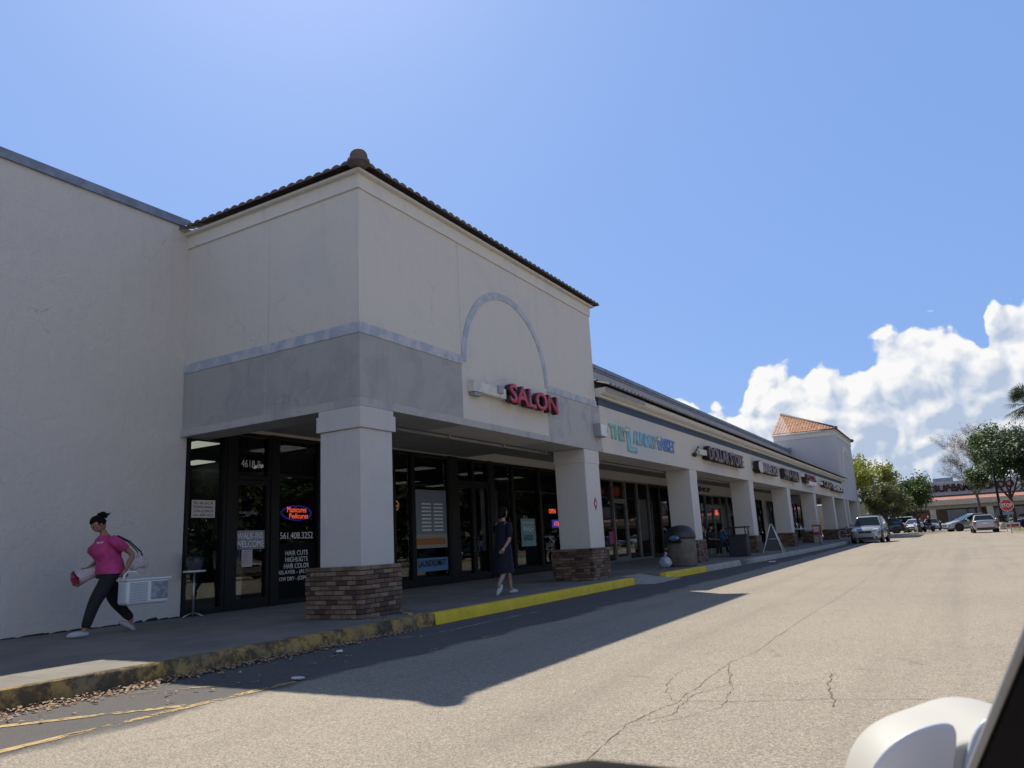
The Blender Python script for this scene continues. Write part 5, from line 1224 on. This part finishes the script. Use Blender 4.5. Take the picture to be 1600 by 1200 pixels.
for i, (x_, y_, pt, lb) in enumerate([(3.1, 98.4, 'letter_crimson', 'red motorcycle parked nearest the small white car'), (4.3, 98.9, 'paint_white', 'white motorcycle parked in the middle of the row of three'), (5.4, 98.2, 'letter_black', 'black motorcycle parked nearest the crossing hatchback')]):
    t_ = thing('motorcycle', lb, 'motorcycle', (x_ - 6.1 if False else x_, y_, 0), R(200 + i * 9), 'motorcycles parked in a row')
    for yy in (-.68, .68):
        m = MB(); m.lathe((0, yy, .31), [(.22, -.05), (.31, -.05), (.32, 0), (.31, .05), (.22, .05)], 20, axis='X'); m.build('wheel', 'tyre', t_)
    m = MB(); m.ball((0, -.12, .82), 1, 2, (.16, .34, .16)); m.ball((0, -.55, .88), 1, 2, (.15, .2, .2)); m.build('tank', pt, t_)
    m = MB(); m.ball((0, .38, .80), 1, 2, (.13, .42, .08)); m.build('seat', 'black_plastic', t_)
    m = MB(); m.box(-.16, .16, -.3, .3, .28, .62); m.tube([(0, -.68, .31), (0, -.5, .95)], .04, 6); m.tube([(0, .68, .31), (0, .1, .5)], .04, 6); m.build('engine', 'steel', t_, bevel=.03)
    m = MB(); m.tube([(-.34, -.38, 1.05), (0, -.48, 1.0), (.34, -.38, 1.05)], .02, 6); m.build('handlebar', 'black_plastic', t_)

# ------------------------------------------------------------------ trees
def leaf_mat(name, c1, c2, c3):
    m = bpy.data.materials.new(name); m.use_nodes = True; MATS[name] = m
    t = NT(m.node_tree); p = m.node_tree.nodes['Principled BSDF']; p.inputs['Roughness'].default_value = .55
    co = t.new('ShaderNodeNewGeometry'); ob = co.outputs['Position']
    wn = t.new('ShaderNodeTexWhiteNoise', noise_dimensions='3D'); t.l.new(t.vm('FLOOR', t.scale(ob, 3.0)), wn.inputs['Vector'])
    c = t.mix(wn.outputs[0], c1, c2); c = t.mix(t.ramp(t.noise(ob, .8, 3), .5, .7), c, c3)
    t.l.new(c, p.inputs['Base Color'])
    tr = t.new('ShaderNodeBsdfTranslucent'); t.l.new(c, tr.inputs[0]); mx = t.new('ShaderNodeMixShader'); mx.inputs[0].default_value = .35
    out = [n for n in m.node_tree.nodes if n.type == 'OUTPUT_MATERIAL'][0]
    t.l.new(p.outputs[0], mx.inputs[1]); t.l.new(tr.outputs[0], mx.inputs[2]); t.l.new(mx.outputs[0], out.inputs[0])
leaf_mat('leaf_lime', (.24, .28, .03), (.34, .34, .05), (.13, .18, .025))
leaf_mat('leaf_green', (.05, .10, .022), (.09, .14, .03), (.03, .06, .015))
leaf_mat('leaf_olive', (.10, .115, .04), (.15, .16, .06), (.07, .085, .03))
leaf_mat('leaf_dark', (.03, .055, .02), (.055, .085, .03), (.02, .035, .012))
mat('bark', (.10, .08, .065), .9, var=.4, vsc=8, bump=.5)
mat('bark_grey', (.17, .14, .13), .9, var=.3, vsc=8)
mat('hair', (.012, .009, .009), .75)
def tree(name, label, loc, h, crown_r, leaf, seed, trunk_r=.16, n=7000, ls=.16, first=.22, group=None, bare=False, flat=.75, lean=0, spread=1.0):
    r_ = random.Random(seed); t = thing(name, label, 'tree', loc, 0, group)
    m = MB(); tips = []
    def grow_b(p, d, l, r, lev):
        q = p; pts = [p.copy()]; rs = [r]
        for k in range(3):
            d = (d + Vector((r_.uniform(-.28, .28), r_.uniform(-.28, .28), r_.uniform(-.06, .16)))).normalized(); q = q + d * l / 3; pts.append(q.copy()); rs.append(r * (1 - .16 * (k + 1)))
            if lev >= 3: tips.append(q.copy())
        m.tube(pts, rs, 6 if lev < 2 else 4, cap=False)
        if lev >= (5 if bare else 4): return
        for k in range(r_.choice((2, 3, 3)) if lev < 3 else (3 if bare else 2)):
            a = r_.uniform(0, 6.28); tilt = r_.uniform(.45, .95) * spread; ax = Vector((math.cos(a), math.sin(a), 0)); nd = (d + ax * tilt).normalized(); nd.z = max(nd.z, -.1 if lev > 1 else .2)
            grow_b(pts[-1] if k else pts[-1], nd, l * r_.uniform(.62, .85), rs[-1] * .66, lev + 1)
        if lev == 1 or bare:
            a = r_.uniform(0, 6.28); grow_b(pts[1], (d + Vector((math.cos(a), math.sin(a), 0)) * 1.0).normalized(), l * .6, rs[1] * .5, lev + 1)
    p0 = Vector((0, 0, -.1)); p1 = Vector((lean * .3, .1, h * first)); m.tube([p0, p0.lerp(p1, .5) + Vector((.05, 0, 0)), p1], [trunk_r * 1.25, trunk_r, trunk_r * .9], 8, cap=False)
    for k in range(4):
        a = k * 1.57 + r_.uniform(-.4, .4); grow_b(p1.copy(), Vector((math.cos(a) * .6 * spread + lean * .1, math.sin(a) * .6 * spread, 1)).normalized(), h * .26, trunk_r * .6, 1)
    # fit the branches to the crown's size
    zt = max(q.z for q in tips); rx = max(math.hypot(q.x, q.y) for q in tips); sz = (h * .97 - p1.z) / (zt - p1.z); sx = crown_r * .92 / rx
    def fit(v): return Vector((v.x * (1 + (sx - 1) * min(1, max(0, (v.z - p1.z) / (h * .12)))), v.y * (1 + (sx - 1) * min(1, max(0, (v.z - p1.z) / (h * .12)))), p1.z + (v.z - p1.z) * sz if v.z > p1.z else v.z))
    tips = [fit(q) for q in tips]
    for v in m.b.verts: v.co = fit(v.co)
    m.build('trunk', 'bark_grey' if bare else 'bark', t, recalc=False)
    if bare:
        m = MB()
        for q in tips:
            for k in range(3):
                a = q + Vector((r_.gauss(0, .1), r_.gauss(0, .1), r_.gauss(0, .1))); d = Vector((r_.uniform(-1, 1), r_.uniform(-1, 1), r_.uniform(-.2, 1))).normalized() * r_.uniform(.3, .6); s = d.orthogonal().normalized() * .012
                m.face([a, a + s * 2, a + d])
        m.build('twigs', 'bark_grey', t, recalc=False); return t
    m = MB(); clumps = []
    for q in tips:
        clumps.append((q + Vector((r_.gauss(0, .15), r_.gauss(0, .15), r_.gauss(0, .12))), r_.uniform(.35, .8) * crown_r / 3.5))
    wsum = sum(c[1] ** 2 for c in clumps)
    for c, cr_ in clumps:
        for k in range(max(2, int(n * cr_ ** 2 / wsum))):
            d = Vector((r_.gauss(0, 1), r_.gauss(0, 1), r_.gauss(0, flat))).normalized() * cr_ * r_.uniform(.25, 1) ** .6
            a = c + d; u = Vector((r_.uniform(-1, 1), r_.uniform(-1, 1), r_.uniform(-1, 1))).normalized(); v = u.orthogonal().normalized(); s = ls * r_.uniform(.6, 1.3)
            m.face([a - u * s, a + v * s * .5, a + u * s, a - v * s * .5])
    m.build('crown', leaf, t, recalc=False); return t
tree('broad_tree', 'yellow green broad tree behind the end of the arcade', (.4, 92, 0), 8.6, 4.0, 'leaf_lime', 21, .2, 9000, .17)
tree('spreading_tree', 'dusty olive tree in front of the yellow green tree', (2.2, 84, 0), 5.2, 2.9, 'leaf_olive', 5, .12, 7000, .13, spread=1.2)
tree('spreading_tree', 'mid green spreading tree with forked dark trunk before the supermarket', (4.4, 99, 0), 6.7, 3.6, 'leaf_green', 8, .17, 8000, .15, spread=1.25)
tree('parking_lot_tree', 'dense green tree on the island right of the supermarket sign', (13.3, 91, 0), 10.6, 5.4, 'leaf_green', 13, .19, 17000, .16, first=.28, spread=1.15)
tree('bare_tree', 'leafless tree standing above the green tree on the right', (10.6, 96, 0), 12.2, 4.8, 'leaf_green', 17, .16, bare=True, first=.3)
tree('parking_lot_tree', 'darker green tree at the right edge behind the palm', (14.9, 84, 0), 9.0, 5.0, 'leaf_dark', 23, .17, 10000, .17)
def palm(loc, h, label, seed=1):
    r_ = random.Random(seed); t = thing('palm_tree', label, 'palm tree', loc)
    m = MB(); m.tube([(0, 0, -.1), (.1, 0, h * .5), (0, 0, h)], [.22, .17, .15], 10); m.build('trunk', 'bark_grey', t)
    m = MB()
    for k in range(60):
        a = r_.uniform(0, 6.28); el_ = r_.uniform(-1.0, 1.25); st = Vector((math.cos(a) * math.cos(el_), math.sin(a) * math.cos(el_), math.sin(el_))); o_ = Vector((0, 0, h)); e_ = o_ + st * r_.uniform(.6, .9)
        m.tube([o_, e_], .012, 4, cap=False)
        side = st.cross(Vector((0, 0, 1))).normalized(); up = side.cross(st)
        for q in range(17):
            f = (q - 8) / 8 * 1.9; d = (st * math.cos(f) + side * math.sin(f) + up * .1 * math.cos(f * 2)).normalized(); l_ = .85 * (1 - .25 * abs(f) / 1.9); w = d.cross(up).normalized() * .022
            mid = e_ + d * l_ * .6; tip = e_ + d * l_ + Vector((0, 0, -.22 * l_)); m.face([e_, mid + w, tip, mid - w])
    m.build('crown', 'leaf_dark', t, recalc=False)
palm((13.0, 56, 0), 8.0, 'fan palm whose crown enters at the right edge of the view', 4)
# thicket further off: closes the view between and behind things
m = MB(); r_ = random.Random(31)
for k in range(16000):
    y = r_.choice((150, 165)); x = r_.uniform(-60, 130); hh = (5.5 + 2.2 * math.sin(x * .13) + 1.5 * math.sin(x * .41 + 1)) * (1 if x < -2 or x > 22 else .75); a = Vector((x, y + r_.uniform(-4, 4), r_.uniform(0, 1) ** .8 * hh))
    u = Vector((r_.uniform(-1, 1), r_.uniform(-1, 1), r_.uniform(-1, 1))).normalized(); v = u.orthogonal().normalized(); s = .55; m.face([a - u * s, a + v * s * .5, a + u * s, a - v * s * .5])
o = m.build('far_trees', 'leaf_dark', recalc=False); o['kind'] = 'stuff'; o['label'] = 'far belt of dark trees beyond the parking lot'

m = MB()
for k in range(16000):
    y = r_.uniform(25, 170); hh = 9.5 + 2.2 * math.sin(y * .17) + 1.8 * math.sin(y * .47 + 1); a = Vector((46 + r_.uniform(-3, 3), y, r_.uniform(0, 1) ** .8 * hh))
    u = Vector((r_.uniform(-1, 1), r_.uniform(-1, 1), r_.uniform(-1, 1))).normalized(); v = u.orthogonal().normalized(); s = .95; m.face([a - u * s, a + v * s * .5, a + u * s, a - v * s * .5])
o = m.build('far_trees', 'leaf_dark', recalc=False); o['kind'] = 'stuff'; o['label'] = 'belt of trees across the lot mirrored in the shop glass'

# ------------------------------------------------------------------ supermarket and lot furniture
sm = thing('supermarket_building', 'low grey supermarket with dark letters, tiled canopy and beige columns', 'building', (0, 122, 0))
def sb_(nm, mt, *bx, bevel=0):
    m = MB()
    for b in bx: m.box(*b)
    return rel(m.build(nm, mt, sm, bevel=bevel))
mat('sm_grey', (.42, .43, .47), .9, var=.15); mat('sm_beige', (.42, .38, .32), .9, var=.15); mat('sm_olive', (.24, .23, .18), .9, var=.15); mat('sm_terra', (.42, .20, .15), .9, var=.25, vsc=5)
sb_('wall', 'sm_olive', (-14, 40, 130, 150, 0, 4.6)); sb_('parapet', 'sm_grey', (2.0, 40, 127, 130, 4.7, 6.75)); sb_('parapet_trim', 'letter_side', (2.0, 40, 126.9, 127.0, 4.62, 4.74))
m = MB(); m.prism([(1.0, 122, 3.9), (1.0, 126.9, 4.62), (1.0, 126.9, 3.9)], (39, 0, 0)); rel(m.build('canopy_tiles', 'sm_terra', sm))
sb_('canopy_fascia', 'sm_beige', (.9, 40, 121.6, 122, 3.25, 3.98)); sb_('canopy_soffit', 'sm_beige', (1, 40, 122.4, 130, 3.15, 3.3)); sb_('canopy_beam', 'sm_olive', (1, 40, 122, 122.4, 2.75, 3.24))
for x_ in (5.3, 12.2, 19, 26): sb_('column', 'sm_beige', (x_, x_ + .75, 122.0, 122.75, 0, 2.75))
sb_('entrance', 'car_glass', (7.4, 11.8, 129.8, 129.99, 0, 2.7)); sb_('window', 'car_glass', (1.5, 4.2, 129.85, 129.99, .6, 2.6)); sb_('window', 'sm_terra', (3.3, 5.0, 129.7, 129.84, .7, 2.4)); sb_('window', 'car_glass', (13.2, 17, 129.85, 129.99, .6, 2.6))
sb_('blue_panel', 'parapet_grey', (-1.2, 1.2, 129.7, 129.99, 1.2, 3.2))
o = lettering('letters', 'SUPERMERCADO', 6.1, 16.2, 5.25, 6.35, 0, .25, ['letter_side', 'letter_crimson'], sm, .05, plane='Y')
for v in o.data.vertices: v.co.y += 127.0 - .0
rel(o)
for v in o.data.vertices: pass
sb_('roof_unit', 'coping_blue', (6.2, 8.9, 131, 134, 6.7, 7.5), bevel=.1)
m = MB()   # island with grass
pts_ = [(12.2, 60), (11.4, 66), (11.6, 74), (12.4, 80), (13.6, 84), (16, 84), (16, 40), (14, 40)]
m.prism([(x, y, -.05) for x, y in pts_], (0, 0, .19)); o = m.build('island_kerb', 'concrete_light'); struct(o)
m = MB(); cx_, cy_ = 14, 62; m.prism([(x + (cx_ - x) * .07, y + (cy_ - y) * .02, .0) for x, y in pts_], (0, 0, .155)); tag(m.build('grass', 'grass'), None, None, None, 'structure')
t_ = thing('stop_sign', 'red octagonal STOP sign on a pole at the grass island', 'stop sign', (11.36, 64.0, 0), R(-3))
m = MB(); m.tube([(0, .03, -.05), (0, .03, 2.35)], .03, 8); m.build('pole', 'steel', t_)
m = MB(); oc = [(.44 * math.cos(R(22.5 + 45 * k)), 0, 1.98 + .44 * math.sin(R(22.5 + 45 * k))) for k in range(8)]; m.prism(oc, (0, -.012, 0)); m.build('plate', 'letter_white', t_)
m = MB(); m.prism([(x * .93, -.013, 1.98 + (z - 1.98) * .93) for x, y, z in oc], (0, -.004, 0)); mat('sign_red', (.50, .03, .035), .4); m.build('face', 'sign_red', t_)
lettering('letters', 'STOP', -.33, .33, 1.84, 2.12, .018, .021, 'letter_white', t_, .03, plane='Y')
m = MB(); m.box(-.32, .32, -.015, 0, 1.32, 1.50); m.build('small_plate', 'coping_blue', t_)
t_ = thing('yard_sign', 'small pale pink sign board at the tip of the grass island', 'sign board', (11.75, 68.5, .12), R(-4))
m = MB(); m.box(-.48, .48, -.02, .02, .18, .62); m.build('board', 'white_box', t_); m = MB(); m.box(-.40, .40, -.026, -.021, .3, .5); m.build('print', 'letter_crimson', t_)
for s in (-1, 1): m = MB(); m.tube([(s * .4, 0, -.1), (s * .4, 0, .2)], .018, 6); m.build('leg', 'steel', t_)
t_ = thing('lamp_post', 'thin dark pole rising through the green tree right of the lane', 'lamp post', (12.1, 88, 0))
m = MB(); m.tube([(0, 0, 0), (0, 0, 7.5)], [.13, .08], 10); m.build('pole', 'bronze_frame', t_); m = MB(); m.box(-.5, .1, -.12, .12, 7.4, 7.55); m.build('lamp_head', 'bronze_frame', t_); m = MB(); m.lathe((0, 0, 0), [(0, 0), (.3, 0), (.3, .7), (0, .7)], 16); m.build('footing', 'concrete_light', t_)

# ------------------------------------------------------------------ the lot across the road (seen in the shop glass)
G3 = 'cars parked across the lane, seen mirrored in the shop glass'
for i, (x_, y_, k_, pt, lb) in enumerate([(19.5, 70, 'suv', 'paint_white', 'white wagon mirrored in the laundry window beside the blue neon'), (19, 48.8, 'sedan', 'paint_dark_blue', 'dark blue car mirrored in the wide laundry window'), (19, 29, 'van', 'paint_gold', 'sand coloured van mirrored low in the salon glass'), (19, 55.5, 'hatch', 'paint_grey', 'grey hatchback mirrored in the laundry door'), (19, 84, 'sedan', 'paint_silver', 'silver car mirrored in the third shop'), (19, 35, 'sedan', 'paint_black', 'black car mirrored in the salon window')]):
    car('parked_car', lb, k_, (x_, y_, 0), R(-90 + i * 2), pt, G3, simple=True)
for i, (x_, y_, h_) in enumerate([(27, 34, 10), (28, 46, 9), (27, 57, 10.5), (28, 69, 9.5), (27, 81, 10), (30, 95, 9)]):
    tree('parking_lot_tree', ('tree across the lane mirrored in the shop glass, number %s from the near end' % ['one', 'two', 'three', 'four', 'five', 'six'][i]), (x_, y_, 0), h_, 5.4, 'leaf_green' if i % 2 else 'leaf_olive', 40 + i, .2, 9000, .40, group='trees across the lane')

# ------------------------------------------------------------------ the car the view is taken from: mirror, pillar, door sill
own = thing('own_car', 'white car at the lower right corner with rounded white mirror housing and black pillar', 'car', (7.95, .3, 0), 0)
def ow(o): o.location = o.location - own.location; return o
mat('own_white', (.52, .51, .47), .5, spec=.3); mat('pillar_black', (.004, .004, .006), .7, spec=.1); mat('mirror_glass_reflection', (.62, .62, .68), .35, spec=.5); mat('mirror_sky_reflection', (.62, .68, .75), .3, spec=.5)  # mirror pane base colours paint in the reflected sky
def bulge(outline, c, rgt, up, fw, prof, mt, nm, par):
    """solid with the given outline (metres, in a tilted plane), rounded front and deep back"""
    m = MB(); cx = sum(p[0] for p in outline) / len(outline); cy = sum(p[1] for p in outline) / len(outline); rings = []
    for s_, d_ in prof: rings.append([m.b.verts.new(c + rgt * (cx + (x - cx) * s_) + up * (cy + (y - cy) * s_) + fw * d_) for x, y in outline])
    for a, b in zip(rings, rings[1:]):
        n = len(a)
        for k in range(n): m.b.faces.new((a[k], a[(k + 1) % n], b[(k + 1) % n], b[k])).smooth = True
    m.b.faces.new(rings[0]); m.b.faces.new(rings[-1][::-1])
    o = m.build(nm, mt, par, smooth=True); sb = o.modifiers.new('s', 'SUBSURF'); sb.levels = 2; sb.render_levels = 2; return o
mc = Vector((7.773, .965, .925)); rt = cr.copy(); up_ = cu.copy(); fw = -cw
def big(o, k=1.12, dy=.016):
    cx = sum(q[0] for q in o) / len(o); cy = sum(q[1] for q in o) / len(o); return [(cx + (x - cx) * k, cy + (y - cy) * k + dy) for x, y in o]
def px(pts): return [((x - 1450) / 1447, (1128 - y) / 1447) for x, y in pts]
HO = px([(1345, 1250), (1356, 1212), (1374, 1180), (1402, 1153), (1440, 1133), (1484, 1117), (1524, 1104), (1550, 1093), (1585, 1086), (1625, 1090), (1660, 1120), (1675, 1220), (1620, 1330), (1480, 1350), (1400, 1340), (1350, 1300)])
HO = [(x, y - .013) for x, y in HO]
ow(bulge(HO, mc, rt, up_, fw, [(.6, -.12), (.82, -.10), (.92, -.06), (.97, -.02), (.985, 0), (.97, .006), (.94, .009), (.86, .010), (.5, .010)], 'own_white', 'mirror_housing', own))
ow(bulge(big(px([(1342, 1215), (1362, 1178), (1392, 1150), (1430, 1134), (1458, 1129), (1471, 1136), (1472, 1160), (1460, 1220), (1450, 1300), (1370, 1300)])), mc + fw * .0105, rt, up_, fw, [(1, -.004), (1, .002), (.97, .0045), (.6, .006)], 'mirror_glass_reflection', 'mirror_glass_reflection', own))
ow(bulge(big(px([(1487, 1240), (1497, 1165), (1512, 1128), (1540, 1118), (1575, 1116), (1600, 1130), (1600, 1300), (1500, 1300)])), mc + fw * .0105, rt, up_, fw, [(1, -.004), (1, .003), (.96, .006), (.6, .008)], 'mirror_sky_reflection', 'mirror_glass_reflection', own))
m = MB()
a_, b_ = Vector((7.905, 1.007, 1.069)), Vector((7.729, 1.488, .625))
C0 = Vector((7.826, 0, 1.15)); a_ = C0 + (a_ - C0) * .62; b_ = C0 + (b_ - C0) * .62
nrm = (b_ - a_).normalized(); vd = ((a_ + b_) / 2 - C0).normalized(); sd = vd.cross(nrm).normalized(); sd = sd if sd.x > 0 else -sd; dp = vd
def pil(o0, o1): return [a_ - nrm * .35 + sd * o0, a_ - nrm * .35 + sd * o1, b_ + nrm * .05 + sd * o1, b_ + nrm * .05 + sd * o0]
m.prism([tuple(v) for v in pil(.001, .13)], dp * .05); ow(m.build('pillar', 'pillar_black', own, bevel=.01))
m = MB(); m.prism([tuple(v + dp * .008) for v in pil(-.006, .001)], dp * .03); ow(m.build('pillar_trim', 'grey_box', own, bevel=.006))
m = MB(); m.tube([(7.44, .38, .963), (7.52, .43, .980), (7.60, .475, .986), (7.67, .515, .976), (7.75, .56, .948)], [.018, .022, .024, .022, .018], 12); m.box(7.3, 7.95, .2, .9, .35, .36); 
bmesh.ops.delete(m.b, geom=list(m.b.verts)[-8:], context='VERTS')
ow(m.build('door_sill', 'pillar_black', own))
